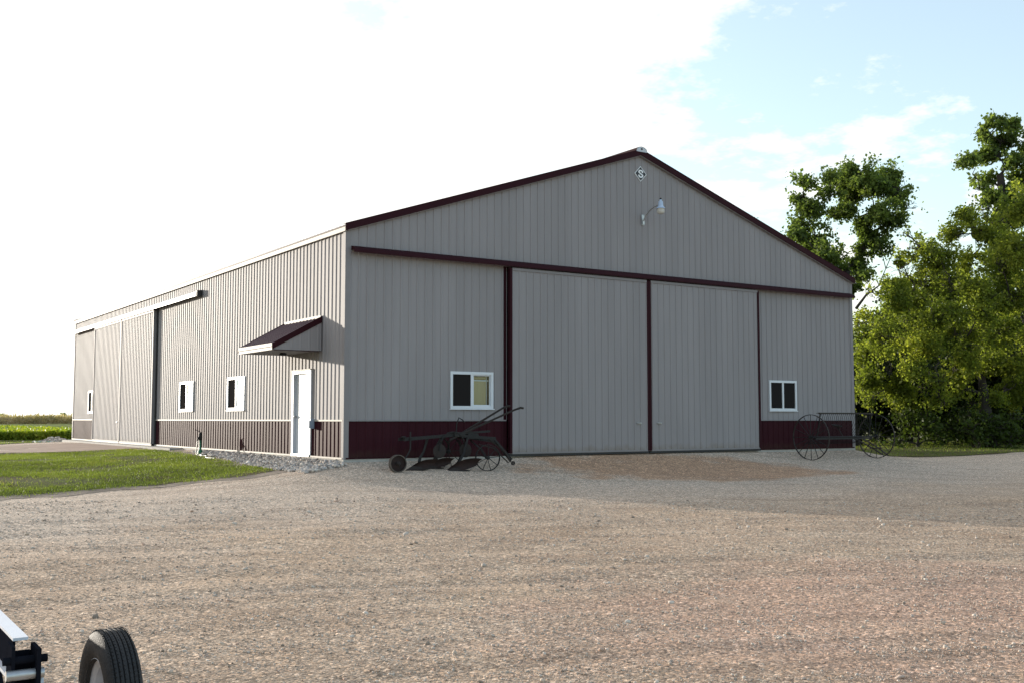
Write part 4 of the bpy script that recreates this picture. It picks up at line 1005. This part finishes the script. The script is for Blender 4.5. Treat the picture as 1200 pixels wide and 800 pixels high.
grow('ash_tree', 'middle tree between the cottonwood and the maple with dense mid green crown', bD, [bD, at(1064, 460, DD), at(1058, 410, DD)],
     B(DD, (1030, 400, 22), (1055, 370, 20), (1085, 385, 24), (1110, 350, 22), (1015, 440, 22), (1050, 435, 24), (1090, 430, 26), (1130, 400, 26), (1165, 370, 26), (1190, 410, 26), (1140, 330, 22), (1190, 330, 26), (1180, 295, 18), (1060, 338, 12), (1100, 315, 14), (1225, 380, 28), (1230, 310, 24), jit=2, seed=9),
     leafmat('mid green ash leaves', [(0, (.05, .075, .016)), (.5, (.105, .14, .03)), (1, (.21, .235, .05))], .6), 51, leaf=.18, nleaf=80000, r0=.3, clump=1.0, gaps=.58)
# dense brush under and behind the trees
def shrub(label, px, py, D, w, h, lm, seed, nl=9000, leaf=.17):
    b_ = at(px, py, D); b_.z = Hf(b_.x, b_.y)-.05
    rg = random.Random(seed); bl = []
    for _ in range(9):
        bl.append((b_+rgt*rg.uniform(-w, w)*.5+Vector((0, 0, h*rg.uniform(.15, .95)))+Vector((fwd.x, fwd.y, 0))*rg.uniform(-.8, .8), rg.uniform(.25, .42)*min(w, h)*.8))
    return grow('shrub', label, b_, [b_, b_+Vector((.05, 0, h*.2)), b_+Vector((0, .1, h*.35))], bl, lm, seed, leaf=leaf, nleaf=nl, r0=.08, clump=.8, group='dark brush under the trees', cat='shrub')
places = ['dark brush right behind the far wheel of the dump rake', 'dark brush between the dump rake and the maple trunk', 'low dark brush left of the maple trunk', 'dark brush directly behind the maple trunk', 'dark brush right of the maple trunk', 'tall dark thicket at the far right edge']
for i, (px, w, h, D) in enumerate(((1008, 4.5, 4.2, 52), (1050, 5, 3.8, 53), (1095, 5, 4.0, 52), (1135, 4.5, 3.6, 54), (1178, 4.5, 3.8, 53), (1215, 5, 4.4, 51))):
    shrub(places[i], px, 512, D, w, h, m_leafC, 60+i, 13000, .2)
back = ['thicket wall rising behind the barn corner', 'thicket wall far behind the middle tree', 'thicket wall far behind the maple trunk', 'thicket wall far behind the right edge trees']
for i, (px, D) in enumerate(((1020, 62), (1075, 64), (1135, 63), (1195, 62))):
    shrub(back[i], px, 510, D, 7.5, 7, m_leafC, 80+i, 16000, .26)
# little saplings at the foot with light leaves
for i, (px, lab) in enumerate(((1075, 'small light green sapling in front of the dark brush'), (1140, 'low leafy sprout left of the foot of the maple trunk'), (1166, 'low leafy sprout right of the foot of the maple trunk'))):
    shrub(lab, px, 518, 46.2, 1.9, 1.7, leafmat('sapling leaves %d' % i, [(0, (.03, .05, .01)), (1, (.07, .10, .02))], .4), 95+i, 1500, .13)
# tree whose tip just shows over the right slope of the roof
DE = 66
bE = at(874, 500, DE); bE.z = -.4
grow('hidden_tree', 'tree standing behind the barn whose top just shows over the right roof slope', bE, [bE, at(874, 420, DE), at(873, 330, DE), at(872, 285, DE)],
     B(DE, (868, 256, 8), (872, 275, 16), (888, 295, 18), (850, 300, 16), (900, 330, 22), (862, 335, 22), (830, 340, 18), (925, 345, 18), jit=1, seed=4), m_leafA, 33, leaf=.22, nleaf=9000, r0=.3)
# two tiny trees on the horizon
for i, (px, D, lab) in enumerate(((73, 640, 'tiny pale tree on the horizon just left of the barn'), (4, 700, 'tiny pale tree on the horizon at the left edge'))):
    b_ = at(px, 490, D); b_.z = -.4
    bl = [(b_+Vector((random.uniform(-2, 2), random.uniform(-1, 1), 3+random.uniform(-1, 1.4))), 1.4) for _ in range(6)]
    grow('horizon_tree', lab, b_, [b_, b_+Vector((0, 0, 1)), b_+Vector((0, 0, 2.4))], bl, m_leafA, 70+i, leaf=.6, nleaf=500, r0=.25)
